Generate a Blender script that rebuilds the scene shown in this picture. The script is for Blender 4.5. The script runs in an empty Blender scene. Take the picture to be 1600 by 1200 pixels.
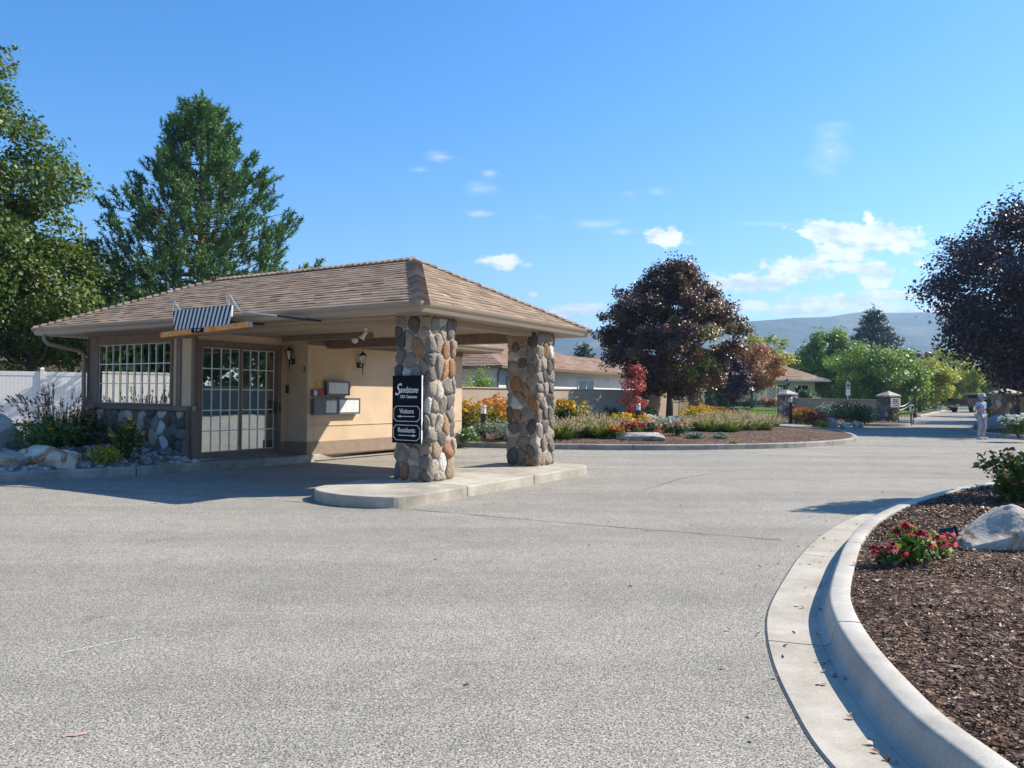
import bpy, bmesh, math, random
import numpy as np
from mathutils import Vector, Matrix, Euler
R=math.radians; PI=math.pi
random.seed(7); rng=np.random.default_rng(11)
scene=bpy.context.scene; COL=scene.collection
# ---------------------------------------------------------------- survey of the photo: camera model and ground rays
F=1228.67; HC=1.43; ROLL=0.0083; TH=math.atan(18.157/F); T=.5495
AX=Vector((math.sin(T),math.cos(T),0)); BX=Vector((-math.cos(T),math.sin(T),0)); ORG=Vector((-1.2033,11.4994,0))
ROTZ=PI/2-T
def ray(px,py):
    x2=(px-800)/F; y2=-(py-600)/F
    c,s=math.cos(ROLL),math.sin(ROLL); x=c*x2-s*y2; y=s*x2+c*y2
    cp,sp=math.cos(TH),math.sin(TH)
    return Vector((x,cp-sp*y,sp+cp*y))
def g(px,py,z=0.):
    d=ray(px,py); t=(z-HC)/d.z; return Vector((0,0,HC))+d*t
def at(px,py,Y):
    d=ray(px,py); return Vector((0,0,HC))+d*(Y/d.y)
def W(a,b,z=0.): return ORG+AX*a+BX*b+Vector((0,0,z))
# ---------------------------------------------------------------- materials
MATS={}
class NT:
    def __init__(s,name):
        s.m=bpy.data.materials.new(name); s.m.use_nodes=True; s.t=s.m.node_tree; s.n=s.t.nodes; s.l=s.t.links
        s.n.clear(); s.out=s.n.new('ShaderNodeOutputMaterial'); s.b=s.n.new('ShaderNodeBsdfPrincipled'); s.l.new(s.b.outputs[0],s.out.inputs[0])
        s.tc=s.n.new('ShaderNodeTexCoord'); MATS[name]=s.m
    def lk(s,a,b): s.l.new(a,b)
    def noise(s,scale,detail=3,rough=.55,coord='Object',vec=None,dist=0):
        n=s.n.new('ShaderNodeTexNoise'); n.inputs['Scale'].default_value=scale; n.inputs['Detail'].default_value=detail
        n.inputs['Roughness'].default_value=rough; n.inputs['Distortion'].default_value=dist
        s.lk(vec if vec else s.tc.outputs[coord],n.inputs['Vector']); return n.outputs['Fac']
    def voro(s,scale,feat='F1',coord='Object',out='Color',rnd=1.,vec=None):
        n=s.n.new('ShaderNodeTexVoronoi'); n.feature=feat; n.inputs['Scale'].default_value=scale; n.inputs['Randomness'].default_value=rnd
        s.lk(vec if vec else s.tc.outputs[coord],n.inputs['Vector']); return n.outputs[out]
    def ramp(s,fac,stops,interp='LINEAR'):
        r=s.n.new('ShaderNodeValToRGB'); r.color_ramp.interpolation=interp; e=r.color_ramp.elements
        while len(e)<len(stops): e.new(.5)
        for i,(p,c) in enumerate(stops):
            e[i].position=p; e[i].color=(*(c if isinstance(c,(tuple,list)) else (c,c,c)),1)
        s.lk(fac,r.inputs[0]); return r.outputs[0]
    def mix(s,f,a,b,mode='MIX'):
        m=s.n.new('ShaderNodeMix'); m.data_type='RGBA'; m.blend_type=mode
        for v,i in ((f,0),(a,6),(b,7)):
            if hasattr(v,'links'): s.lk(v,m.inputs[i])
            elif i==0: m.inputs[0].default_value=v
            else: m.inputs[i].default_value=(*v,1)
        return m.outputs[2]
    def math(s,op,a,b=None,c=None):
        m=s.n.new('ShaderNodeMath'); m.operation=op
        for i,v in enumerate((a,b,c)):
            if v is None: continue
            if hasattr(v,'links'): s.lk(v,m.inputs[i])
            else: m.inputs[i].default_value=v
        return m.outputs[0]
    def attr(s,name,out='Color'):
        a=s.n.new('ShaderNodeAttribute'); a.attribute_name=name; return a.outputs[out]
    def bump(s,h,strength=.3,dist=.01,prev=None):
        b=s.n.new('ShaderNodeBump'); b.inputs['Strength'].default_value=strength; b.inputs['Distance'].default_value=dist
        s.lk(h,b.inputs['Height'])
        if prev: s.lk(prev,b.inputs['Normal'])
        s.lk(b.outputs[0],s.b.inputs['Normal']); return b.outputs[0]
    def base(s,c,rough=.7,spec=.3,metal=0):
        if hasattr(c,'links'): s.lk(c,s.b.inputs['Base Color'])
        else: s.b.inputs['Base Color'].default_value=(*c,1)
        s.b.inputs['Roughness'].default_value=rough; s.b.inputs['Specular IOR Level'].default_value=spec; s.b.inputs['Metallic'].default_value=metal
        return s.m
def plain(name,c,rough=.6,spec=.35,metal=0,var=.12,vs=6,bump=0):
    n=NT(name); f=n.noise(vs,4)
    lo=tuple(max(0,x*(1-var)) for x in c); hi=tuple(min(1,x*(1+var)) for x in c)
    n.base(n.ramp(f,[(.3,lo),(.7,hi)]),rough,spec,metal)
    if bump: n.bump(n.noise(vs*12,3),bump,.004)
    return n.m
# asphalt: pale aged aggregate
def m_asphalt():
    n=NT('asphalt'); o=n.tc.outputs['Object']
    v1=n.voro(150)
    sep=n.n.new('ShaderNodeSeparateColor'); n.lk(v1,sep.inputs[0])
    g1=n.ramp(sep.outputs[0],[(0,(.055,.053,.05)),(.17,(.17,.163,.15)),(.5,(.31,.297,.272)),(.8,(.43,.41,.365)),(1,(.76,.70,.60))])
    v2=n.voro(290); sep2=n.n.new('ShaderNodeSeparateColor'); n.lk(v2,sep2.inputs[0])
    g2=n.ramp(sep2.outputs[1],[(0,(.10,.098,.095)),(.4,(.28,.268,.245)),(1,(.50,.47,.42))])
    c=n.mix(.4,g1,g2)
    d=n.voro(55,'DISTANCE_TO_EDGE',out='Distance'); pit=n.noise(95,3,.6)
    pitm=n.ramp(pit,[(.385,.26),(.47,1.05)]); c=n.mix(1.,c,pitm,'MULTIPLY')
    big=n.ramp(n.noise(.35,4,.6),[(.3,(.88,.88,.87)),(.7,(1.08,1.07,1.05))]); c=n.mix(1.,c,big,'MULTIPLY'); c=n.mix(1.,c,(1.015,1.0,.96),'MULTIPLY'); mp=n.n.new('ShaderNodeMapping'); mp.inputs['Rotation'].default_value=(0,0,R(58)); mp.inputs['Scale'].default_value=(.12,1.1,1); n.lk(o,mp.inputs[0]); trk=n.ramp(n.noise(1.0,4,.6,vec=mp.outputs[0]),[(.42,(.90,.90,.895)),(.56,(1.03,1.03,1.02))]); c=n.mix(1.,c,trk,'MULTIPLY'); oil=n.ramp(n.noise(1.7,3,.5,dist=.6),[(.66,(1,1,1)),(.74,(.80,.79,.78))]); c=n.mix(1.,c,oil,'MULTIPLY')
    med=n.ramp(n.noise(2.6,4,.65),[(.3,(.90,.90,.91)),(.65,(1.04,1.04,1.03))]); c=n.mix(1.,c,med,'MULTIPLY')
    n.base(c,.93,.2)
    h=n.math('ADD',n.math('MULTIPLY',n.noise(200,3,.6),.6),n.math('MULTIPLY',pitm,.7)); n.bump(h,.5,.004)
m_asphalt()
def m_conc(name,c1,c2,scale=3.,joint=None,stain=.8):
    n=NT(name); f=n.noise(scale,6,.65)
    c=n.ramp(f,[(.28,c1),(.72,c2)]); sp=n.ramp(n.noise(90,3,.6),[(.35,.86),(.65,1.05)]); c=n.mix(1.,c,sp,'MULTIPLY')
    st=n.ramp(n.noise(1.1,5,.7),[(.38,(stain,stain*.98,stain*.94)),(.6,(1,1,1))]); c=n.mix(1.,c,st,'MULTIPLY')
    n.base(c,.9,.2); n.bump(n.noise(60,4,.6),.25,.004)
m_conc('concrete',(.42,.395,.345),(.57,.54,.48),stain=.80); m_conc('concrete_pan',(.40,.365,.30),(.53,.485,.405),2.2,stain=.84)
m_conc('old_concrete',(.30,.28,.245),(.46,.43,.38),4.,stain=.66)
m_conc('island_top',(.38,.345,.285),(.55,.51,.43),2.6,stain=.72)
def m_stucco(name,c,var=.08):
    n=NT(name); lo=tuple(x*(1-var) for x in c); hi=tuple(x*(1+var) for x in c)
    cc=n.ramp(n.noise(1.6,5,.6),[(.3,lo),(.7,hi)]); n.base(cc,.92,.15); n.bump(n.noise(160,3,.6),.35,.004)
m_stucco('stucco',(.60,.455,.31),.10); m_stucco('wall_stucco',(.43,.345,.25)); m_stucco('cream_stucco',(.74,.73,.69)); m_stucco('beige_stucco',(.72,.53,.38))
plain('brown_trim',(.20,.148,.118),.6,.3,var=.1); plain('base_trim',(.28,.21,.155),.8,.2); plain('gutter_paint',(.30,.235,.175),.32,.5,var=.06,vs=2)
plain('soffit_paint',(.36,.28,.205),.7,.2,var=.06); plain('beam_paint',(.22,.155,.11),.75,.2)
plain('white_paint',(.82,.82,.80),.45,.4,var=.05); plain('black_iron',(.018,.018,.02),.42,.5,var=.2); plain('grey_metal',(.13,.15,.16),.45,.5,metal=.3)
plain('silver',(.62,.60,.56),.35,.5,metal=.6); plain('dark_void',(.03,.03,.032),.9,.1)
plain('sign_black',(.006,.007,.012),.7,.12,var=.1); plain('letter_silver',(.78,.76,.72),.5,.4); plain('red_paint',(.40,.04,.035),.5,.3)
plain('yellow_paper',(.75,.45,.06),.7,.2); plain('vinyl',(.76,.72,.66),.42,.4,var=.04); plain('glass_white',(.8,.82,.82),.2,.6)
plain('bark',(.16,.12,.095),.95,.1,var=.35,vs=9,bump=.6); plain('pine_bark',(.20,.125,.08),.95,.1,var=.35,vs=7,bump=.6)
plain('interior',(.42,.38,.32),.9,.1); plain('blind',(.66,.66,.62),.7,.2); plain('cap_stone',(.50,.46,.40),.9,.15,var=.15,vs=5,bump=.3)
def m_lines(name,bg,ink,scale=60):
    n=NT(name); w=n.n.new('ShaderNodeTexWave'); w.bands_direction='Z'; w.inputs['Scale'].default_value=scale; w.inputs['Distortion'].default_value=.0
    n.lk(n.tc.outputs['Object'],w.inputs['Vector']); gate=n.ramp(n.noise(40,2,.5),[(.45,0.),(.55,1.)])
    f=n.mix(1.,n.ramp(w.outputs[0],[(.5,0.),(.6,1.)]),gate,'MULTIPLY'); n.base(n.mix(f,bg,ink),.6,.3)
m_lines('paper_list',(.72,.73,.72),(.42,.44,.46))
def m_tint(name,stops,rough=.6,spec=.3,trans=0.,noise=None):
    n=NT(name); f=n.attr('tint','Fac'); c=n.ramp(f,stops)
    if noise: c=n.mix(1.,c,n.ramp(n.noise(noise,4,.6),[(.3,.82),(.7,1.12)]),'MULTIPLY')
    n.base(c,rough,spec)
    if trans:
        t=n.n.new('ShaderNodeBsdfTranslucent'); bright=n.mix(1.,c,(1.25,1.3,.8),'MULTIPLY'); n.lk(bright,t.inputs[0])
        ms=n.n.new('ShaderNodeMixShader'); ms.inputs[0].default_value=trans; n.lk(n.b.outputs[0],ms.inputs[1]); n.lk(t.outputs[0],ms.inputs[2]); n.lk(ms.outputs[0],n.out.inputs[0])
    return n.m
m_tint('leaf_maple_green',[(0,(.035,.075,.014)),(.55,(.085,.14,.024)),(.85,(.15,.19,.034)),(.95,(.28,.26,.04)),(1,(.34,.18,.04))],.45,.35,.3)
m_tint('leaf_green',[(0,(.035,.085,.018)),(.6,(.075,.15,.03)),(1,(.15,.22,.04))],.5,.4,.3)
m_tint('leaf_bright',[(0,(.07,.15,.022)),(.6,(.17,.28,.04)),(1,(.34,.38,.05))],.5,.4,.35)
m_tint('leaf_yellow',[(0,(.16,.22,.03)),(.5,(.34,.36,.04)),(.85,(.52,.45,.045)),(1,(.50,.26,.04))],.5,.4,.35)
m_tint('leaf_purple',[(0,(.018,.011,.017)),(.5,(.050,.025,.034)),(.8,(.095,.045,.045)),(.95,(.18,.09,.03)),(1,(.10,.10,.02))],.42,.45,.12)
m_tint('leaf_purple_green',[(0,(.035,.020,.024)),(.35,(.09,.045,.034)),(.6,(.155,.075,.05)),(.8,(.22,.125,.055)),(.9,(.20,.21,.04)),(1,(.32,.40,.05))],.40,.45,.22)
m_tint('leaf_red',[(0,(.20,.065,.03)),(.5,(.40,.17,.07)),(.8,(.50,.27,.09)),(1,(.28,.28,.06))],.5,.4,.25)
m_tint('leaf_crimson',[(0,(.28,.035,.04)),(.6,(.48,.09,.085)),(1,(.60,.22,.15))],.5,.4,.25)
m_tint('leaf_orange',[(0,(.30,.09,.02)),(1,(.50,.26,.05))],.5,.4,.3)
m_tint('needle_pine',[(0,(.032,.085,.028)),(.5,(.09,.185,.052)),(.9,(.20,.31,.08)),(1,(.30,.26,.10))],.5,.35,.1)
m_tint('needle_spruce',[(0,(.05,.085,.08)),(.6,(.10,.15,.14)),(1,(.16,.21,.18))],.5,.35,.05)
m_tint('needle_dark',[(0,(.02,.05,.015)),(1,(.07,.13,.03))],.5,.35,.1)
m_tint('grass_blade',[(0,(.05,.11,.018)),(.5,(.12,.21,.035)),(1,(.28,.32,.09))],.5,.35,.3)
m_tint('grass_dark',[(0,(.03,.045,.015)),(.5,(.07,.08,.025)),(1,(.16,.11,.05))],.5,.35,.2)
m_tint('plume',[(0,(.34,.22,.17)),(.5,(.52,.40,.30)),(1,(.66,.56,.44))],.8,.1,.35)
m_tint('plume_dark',[(0,(.20,.11,.09)),(1,(.42,.29,.22))],.8,.1,.3)
m_tint('silver_leaf',[(0,(.12,.17,.13)),(1,(.30,.36,.28))],.6,.3,.2)
m_tint('petal_yellow',[(0,(.62,.33,.01)),(1,(.80,.50,.02))],.6,.2,.2); m_tint('petal_orange',[(0,(.55,.13,.02)),(1,(.75,.30,.04))],.6,.2,.2)
m_tint('petal_red',[(0,(.36,.012,.03)),(.6,(.58,.025,.07)),(1,(.70,.10,.09))],.6,.2,.2); m_tint('petal_pink',[(0,(.50,.20,.17)),(1,(.70,.45,.35))],.6,.2,.2)
m_tint('petal_white',[(0,(.7,.7,.66)),(1,(.8,.8,.78))],.6,.2,.2); m_tint('petal_rust',[(0,(.26,.09,.02)),(1,(.48,.20,.06))],.6,.2,.2)
m_tint('seed_dark',[(0,(.02,.012,.01)),(1,(.07,.04,.025))],.8,.2)
m_tint('stones',[(0,(.085,.078,.072)),(.16,(.17,.15,.128)),(.34,(.27,.235,.19)),(.5,(.37,.305,.23)),(.62,(.25,.145,.075)),(.76,(.36,.19,.095)),(.86,(.40,.31,.21)),(.93,(.52,.48,.42)),(1,(.64,.61,.56))],.78,.25,noise=9)
m_tint('pebbles',[(0,(.10,.10,.10)),(.5,(.27,.26,.25)),(1,(.52,.50,.47))],.8,.2,noise=30)
m_tint('shingle',[(0,(.17,.118,.082)),(.4,(.27,.193,.134)),(.75,(.36,.265,.188)),(1,(.43,.33,.245))],.92,.1,noise=60)
m_tint('shingle_far',[(0,(.19,.12,.085)),(.5,(.29,.195,.145)),(1,(.36,.27,.21))],.92,.1,noise=3)
m_tint('bark_chips',[(0,(.04,.023,.016)),(.35,(.115,.066,.046)),(.68,(.22,.14,.10)),(.88,(.40,.29,.22)),(1,(.60,.49,.40))],.85,.25)
for m in ('stones','pebbles','shingle'):
    mt=MATS[m]; nt=mt.node_tree
def addbump(name,scale,st,dist):
    m=MATS[name]; nt=m.node_tree; b=nt.nodes.new('ShaderNodeBump'); nz=nt.nodes.new('ShaderNodeTexNoise'); nz.inputs['Scale'].default_value=scale; nz.inputs['Detail'].default_value=5
    tc=nt.nodes.new('ShaderNodeTexCoord'); nt.links.new(tc.outputs['Object'],nz.inputs['Vector']); nt.links.new(nz.outputs[0],b.inputs['Height']); b.inputs['Strength'].default_value=st; b.inputs['Distance'].default_value=dist
    pb=[x for x in nt.nodes if x.type=='BSDF_PRINCIPLED'][0]; nt.links.new(b.outputs[0],pb.inputs['Normal'])
addbump('stones',26,.9,.03); addbump('pebbles',30,.4,.01); addbump('shingle',120,.5,.004)
def m_mulch():
    n=NT('mulch'); v=n.voro(26); s=n.n.new('ShaderNodeSeparateColor'); n.lk(v,s.inputs[0])
    c=n.ramp(s.outputs[0],[(0,(.035,.020,.014)),(.5,(.10,.060,.040)),(.85,(.18,.115,.078)),(1,(.36,.26,.19))])
    c=n.mix(1.,c,n.ramp(n.noise(1.2,4),[(.3,.75),(.7,1.2)]),'MULTIPLY'); n.base(c,.95,.15); n.bump(n.voro(30,out='Distance'),.8,.03)
m_mulch()
def m_lawn():
    n=NT('lawn'); c=n.ramp(n.noise(9,5,.7),[(.3,(.045,.10,.012)),(.7,(.12,.21,.03))]); n.base(c,.9,.15); n.bump(n.noise(60,3),.6,.03)
m_lawn()
def m_ground():
    n=NT('dry_ground'); c=n.ramp(n.noise(.02,6,.6),[(.35,(.10,.13,.05)),(.65,(.24,.21,.12))]); n.base(c,.95,.1)
m_ground()
def m_hill():
    n=NT('hill_forest'); c=n.ramp(n.noise(.006,7,.65,dist=.3),[(.34,(.02,.035,.02)),(.5,(.06,.075,.04)),(.64,(.19,.165,.10))]); n.base(c,.97,.05); n.bump(n.noise(.012,6,.65),1.,40.)
m_hill()
def m_rock(name,c1,c2,rust=0.):
    n=NT(name); f=n.noise(5,7,.65,dist=.4); c=n.ramp(f,[(.3,c1),(.65,c2)])
    if rust:
        r=n.ramp(n.noise(3.2,5,.6,dist=1.2),[(.50,0.),(.60,rust)]); c=n.mix(r,c,(.30,.155,.06))
    n.base(c,.88,.2); n.bump(n.noise(11,8,.7),.9,.05)
m_rock('quartz_rock',(.46,.40,.32),(.76,.685,.57),.9); m_rock('grey_rock',(.26,.25,.22),(.54,.50,.44),.4); m_rock('blue_rock',(.20,.21,.20),(.42,.42,.39),.2)
def m_glass(name,tint=(.70,.75,.73),refl=.32):
    n=NT(name); n.n.remove(n.b); tr=n.n.new('ShaderNodeBsdfTransparent'); tr.inputs[0].default_value=(*tint,1)
    gl=n.n.new('ShaderNodeBsdfGlossy'); gl.inputs['Roughness'].default_value=.015; gl.inputs[0].default_value=(.92,.96,.95,1)
    fr=n.n.new('ShaderNodeFresnel'); fr.inputs[0].default_value=1.5; f=n.math('MULTIPLY_ADD',fr.outputs[0],1.3,refl); f=n.math('MINIMUM',f,1.)
    ms=n.n.new('ShaderNodeMixShader'); n.lk(f,ms.inputs[0]); n.lk(tr.outputs[0],ms.inputs[1]); n.lk(gl.outputs[0],ms.inputs[2]); n.lk(ms.outputs[0],n.out.inputs[0])
m_glass('window_glass'); m_glass('far_glass',(.12,.15,.16),.12); m_glass('lamp_glass',(.85,.85,.82),.1)
def m_barpaint():
    n=NT('worn_orange'); f=n.noise(7,5,.7); n.base(n.ramp(f,[(.40,(.80,.17,.03)),(.52,(.74,.36,.09)),(.68,(.64,.50,.24))]),.55,.3)
m_barpaint(); plain('bright_orange',(.85,.16,.02),.45,.4)
def m_stripe():
    n=NT('stripe_board'); mp=n.n.new('ShaderNodeMapping'); mp.inputs['Rotation'].default_value=(R(-20),0,0); n.lk(n.tc.outputs['Object'],mp.inputs[0])
    sx=n.n.new('ShaderNodeSeparateXYZ'); n.lk(mp.outputs[0],sx.inputs[0])
    f=n.math('FRACT',n.math('MULTIPLY',sx.outputs[1],10.2)); n.base(n.ramp(f,[(.0,(.66,.68,.70)),(.52,(.012,.016,.03))],'CONSTANT'),.5,.4)
m_stripe()
def m_shirt():
    n=NT('shirt'); n.base(n.ramp(n.noise(22,3,.6),[(.40,(.07,.20,.42)),(.5,(.22,.40,.58)),(.60,(.60,.66,.72))]),.85,.1)
m_shirt(); plain('trousers',(.36,.37,.42),.9,.1,var=.1); plain('skin',(.52,.27,.17),.55,.3); plain('hat_cloth',(.50,.52,.55),.9,.1); plain('shoe',(.65,.64,.62),.7,.2)
plain('truck_paint',(.022,.020,.022),.25,.6,var=.1); plain('truck_cab',(.40,.42,.44),.25,.6); plain('tyre',(.02,.02,.02),.8,.2); plain('tail_light',(.45,.02,.02),.3,.5); plain('hair_grey',(.35,.33,.30),.8,.2)
plain('mortar',(.42,.37,.33),.95,.1,var=.15,vs=9,bump=.4); plain('river_base',(.22,.21,.20),.95,.1,var=.3,vs=12); plain('tar',(.075,.072,.07),.8,.2); plain('chalk',(.60,.60,.58),.9,.1); plain('faded_red',(.45,.31,.27),.9,.1)
# ---------------------------------------------------------------- object helpers
def link(name,me,mat=None,parent=None,loc=None,rot=None):
    o=bpy.data.objects.new(name,me); COL.objects.link(o)
    if mat is not None and me is not None:
        me.materials.clear(); me.materials.append(MATS[mat])
    if parent is not None: o.parent=parent
    if loc is not None: o.location=loc
    if rot is not None: o.rotation_euler=rot if not isinstance(rot,(int,float)) else (0,0,rot)
    return o
def tag(o,label=None,cat=None,group=None,kind=None):
    if label: o['label']=label
    if cat: o['category']=cat
    if group: o['group']=group
    if kind: o['kind']=kind
    return o
def empty(name,loc,rotz=0,label=None,cat=None,group=None):
    o=bpy.data.objects.new(name,None); COL.objects.link(o); o.location=loc; o.rotation_euler=(0,0,rotz); o.empty_display_size=.2
    return tag(o,label,cat,group)
class MB:
    def __init__(s): s.v=[]; s.f=[]; s.t=[]
    def add(s,vs,fs,t=.5):
        k=len(s.v); s.v+= [tuple(v) for v in vs]; s.f+=[tuple(i+k for i in f) for f in fs]; s.t+=[t]*len(vs); return s
    def box(s,x0,y0,z0,x1,y1,z1,t=.5):
        if x0>x1:x0,x1=x1,x0
        if y0>y1:y0,y1=y1,y0
        if z0>z1:z0,z1=z1,z0
        return s.add([(x0,y0,z0),(x1,y0,z0),(x1,y1,z0),(x0,y1,z0),(x0,y0,z1),(x1,y0,z1),(x1,y1,z1),(x0,y1,z1)],
          [(0,3,2,1),(4,5,6,7),(0,1,5,4),(1,2,6,5),(2,3,7,6),(3,0,4,7)],t)
    def tube(s,pts,rad,n=8,t=.5,cap=True):
        pts=[Vector(p) for p in pts]; rad=rad if isinstance(rad,(list,tuple)) else [rad]*len(pts); k0=len(s.v); up=None
        for i,p in enumerate(pts):
            d=(pts[min(i+1,len(pts)-1)]-pts[max(i-1,0)]).normalized()
            if up is None: up=d.orthogonal().normalized()
            up=(up-d*up.dot(d)).normalized() if (up-d*up.dot(d)).length>1e-4 else d.orthogonal().normalized()
            b=d.cross(up)
            for j in range(n):
                a=2*PI*j/n; s.v.append(tuple(p+(up*math.cos(a)+b*math.sin(a))*rad[i])); s.t.append(t)
        for i in range(len(pts)-1):
            for j in range(n):
                q=k0+i*n; s.f.append((q+j,q+(j+1)%n,q+n+(j+1)%n,q+n+j))
        if cap: s.f.append(tuple(k0+j for j in range(n))[::-1]); s.f.append(tuple(k0+(len(pts)-1)*n+j for j in range(n)))
        return s
    def lathe(s,prof,c=(0,0,0),n=16,t=.5,sq=False):
        k0=len(s.v)
        for r,z in prof:
            for j in range(n):
                a=2*PI*(j+(.5 if sq else 0))/n; s.v.append((c[0]+r*math.cos(a),c[1]+r*math.sin(a),c[2]+z)); s.t.append(t)
        for i in range(len(prof)-1):
            for j in range(n):
                q=k0+i*n; s.f.append((q+j,q+(j+1)%n,q+n+(j+1)%n,q+n+j))
        s.f.append(tuple(k0+j for j in range(n))[::-1]); s.f.append(tuple(k0+(len(prof)-1)*n+j for j in range(n))); return s
    def prism(s,poly,z0,z1,t=.5):
        n=len(poly); return s.add([(p[0],p[1],z0) for p in poly]+[(p[0],p[1],z1) for p in poly],[tuple(range(n))[::-1],tuple(range(n,2*n))]+[(i,(i+1)%n,n+(i+1)%n,n+i) for i in range(n)],t)
    def build(s,name,mat,parent=None,loc=None,rot=None,smooth=False,bevel=0):
        me=bpy.data.meshes.new(name); me.from_pydata(s.v,[],s.f); 
        at_=me.attributes.new('tint','FLOAT','POINT'); at_.data.foreach_set('value',np.array(s.t,dtype=np.float32))
        if smooth: me.polygons.foreach_set('use_smooth',[True]*len(me.polygons))
        me.update(); o=link(name,me,mat,parent,loc,rot)
        if bevel:
            b=o.modifiers.new('bevel','BEVEL'); b.width=bevel; b.segments=2; b.limit_method='ANGLE'
        return o
def npmesh(name,V,Fc,tint,mat,parent=None,smooth=False,loc=None,normals=None):
    me=bpy.data.meshes.new(name); V=np.asarray(V,dtype=np.float32); Fc=np.asarray(Fc,dtype=np.int32); k=Fc.shape[1]
    me.vertices.add(len(V)); me.vertices.foreach_set('co',V.ravel()); me.loops.add(Fc.size); me.loops.foreach_set('vertex_index',Fc.ravel())
    me.polygons.add(len(Fc)); me.polygons.foreach_set('loop_start',np.arange(0,Fc.size,k,dtype=np.int32))
    me.polygons.foreach_set('loop_total',np.full(len(Fc),k,dtype=np.int32))
    if smooth: me.polygons.foreach_set('use_smooth',np.ones(len(Fc),dtype=bool))
    a=me.attributes.new('tint','FLOAT','POINT'); a.data.foreach_set('value',np.asarray(tint,dtype=np.float32)); me.update(calc_edges=True); me.validate()
    return link(name,me,mat,parent,loc)
def unit(a): return a/np.maximum(np.linalg.norm(a,axis=-1,keepdims=True),1e-9)
def leaf_arrays(P,size,aspect=.75,updir=.35,rs=None,out=None):
    rs=rs or rng; n=len(P); size=np.broadcast_to(size,(n,)).reshape(n,1)
    nrm=rs.normal(size=(n,3)); nrm[:,2]=np.abs(nrm[:,2])*1.+updir
    if out is not None: nrm=nrm+out*.8
    nrm=unit(nrm); d=unit(np.cross(nrm,rs.normal(size=(n,3)))); s=np.cross(nrm,d)
    d2=d-np.array([0,0,.35]); 
    a=P-d*size*.5; b=P+s*size*.5*aspect+d*size*.05; c=P+unit(d2)*size*.5; e=P-s*size*.5*aspect+d*size*.05
    V=np.stack([a,b,c,e],1).reshape(-1,3); Fc=np.arange(4*n).reshape(n,4); return V,Fc
def blade_arrays(P,D,L,w,rs=None):
    n=len(P); L=np.broadcast_to(L,(n,)).reshape(n,1); w=np.broadcast_to(w,(n,)).reshape(n,1); s=unit(np.cross(D,rng.normal(size=(n,3))))
    V=np.stack([P-s*w*.5,P+s*w*.5,P+D*L+s*w*.15,P+D*L-s*w*.15],1).reshape(-1,3); return V,np.arange(4*n).reshape(n,4)
def rep(t,k=4): return np.repeat(t,k)
def cat_np(parts):
    V=[];Fc=[];T_=[];k=0
    for v,f,t in parts: V.append(v);Fc.append(f+k);T_.append(t);k+=len(v)
    return np.concatenate(V),np.concatenate(Fc),np.concatenate(T_)
# ---------------------------------------------------------------- trees
def broad_tree(name,label,x,y,h,rad,z0,mat,nleaf,leaf,seed,group=None,K=60,trunk=.16,shape=1.,bark='bark',zb=0.,cat='tree',cl=.26,tintbias=None,asym=(0,0)):
    rs=np.random.default_rng(seed); root=empty(name,(x,y,zb),0,label,cat,group); H=h-zb; zc=(z0-zb+H)/2; rz=(H-(z0-zb))/2
    th=rs.uniform(0,2*PI,K); cz=rs.uniform(-.95,.93,K); rr=np.sqrt(1-cz**2)*(.62+.38*rs.random(K)**.5)
    prof=np.where(cz>0,(1-np.abs(cz)**1.6*.35*shape),1.-.25*np.abs(cz)**2)*rs.uniform(.84,1.1,K)*(1+.10*np.sin(3*th+seed)*np.cos(cz*4+seed))
    C=np.stack([np.cos(th)*rr*rad*prof+asym[0]*rs.random(K),np.sin(th)*rr*rad*prof+asym[1]*rs.random(K),zc+cz*rz*.92],1)
    inner=rs.normal(size=(K//3,3))*np.array([rad*.3,rad*.3,rz*.35])+np.array([0,0,zc]); C=np.concatenate([C,inner]); K2=len(C)
    cr=cl*rad*rs.uniform(.55,1.25,K2); w=cr**2; w/=w.sum(); idx=rs.choice(K2,nleaf,p=w)
    dirs=unit(rs.normal(size=(nleaf,3))); P=C[idx]+dirs*(cr[idx]*(rs.random(nleaf)**.45))[:,None]*np.array([1,1,.72])
    ns=nleaf//14; j=rs.choice(K2,ns); st=unit(C[j]-np.array([0,0,zc])+rs.normal(size=(ns,3))*.3*rad); P2=C[j]+st*(cr[j]*rs.uniform(.85,1.2,ns))[:,None]; P=np.concatenate([P,P2])
    P[:,2]=np.maximum(P[:,2],.15)
    ct=rs.random(K2); idx=np.concatenate([idx,j]); t=np.clip(.55*ct[idx]+.45*rs.random(len(P)),0,1)
    if tintbias is not None: t=np.clip(t+tintbias(P,rad,zc,rz),0,1)
    V,Fc=leaf_arrays(P,leaf*rs.uniform(.6,1.25,len(P)),rs=rs,out=unit(P-np.array([0,0,zc])))
    npmesh('crown',V,Fc,rep(t),mat,root)
    m=MB(); top=zc+rz*.45; n=6; wob=[Vector((rs.normal()*.05*trunk*6*i/n,rs.normal()*.05*trunk*6*i/n,top*i/n)) for i in range(n+1)]
    m.tube(wob,[trunk*(1.25 if i==0 else 1)*(1-.75*i/n) for i in range(n+1)],9)
    for c in C[:min(K2,46)]:
        s=rs.uniform(.32,.8); p0=Vector((0,0,top*s)); c=Vector(c)
        if c.z<p0.z*.8: p0.z=max(.8,c.z*.8)
        mid=p0.lerp(c,.5)+Vector((0,0,-.08*rad)); m.tube([p0,mid,c],[trunk*.34*(1-s*.4),trunk*.2,trunk*.06],5,cap=False)
    m.build('trunk',bark,root,smooth=True); return root
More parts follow.
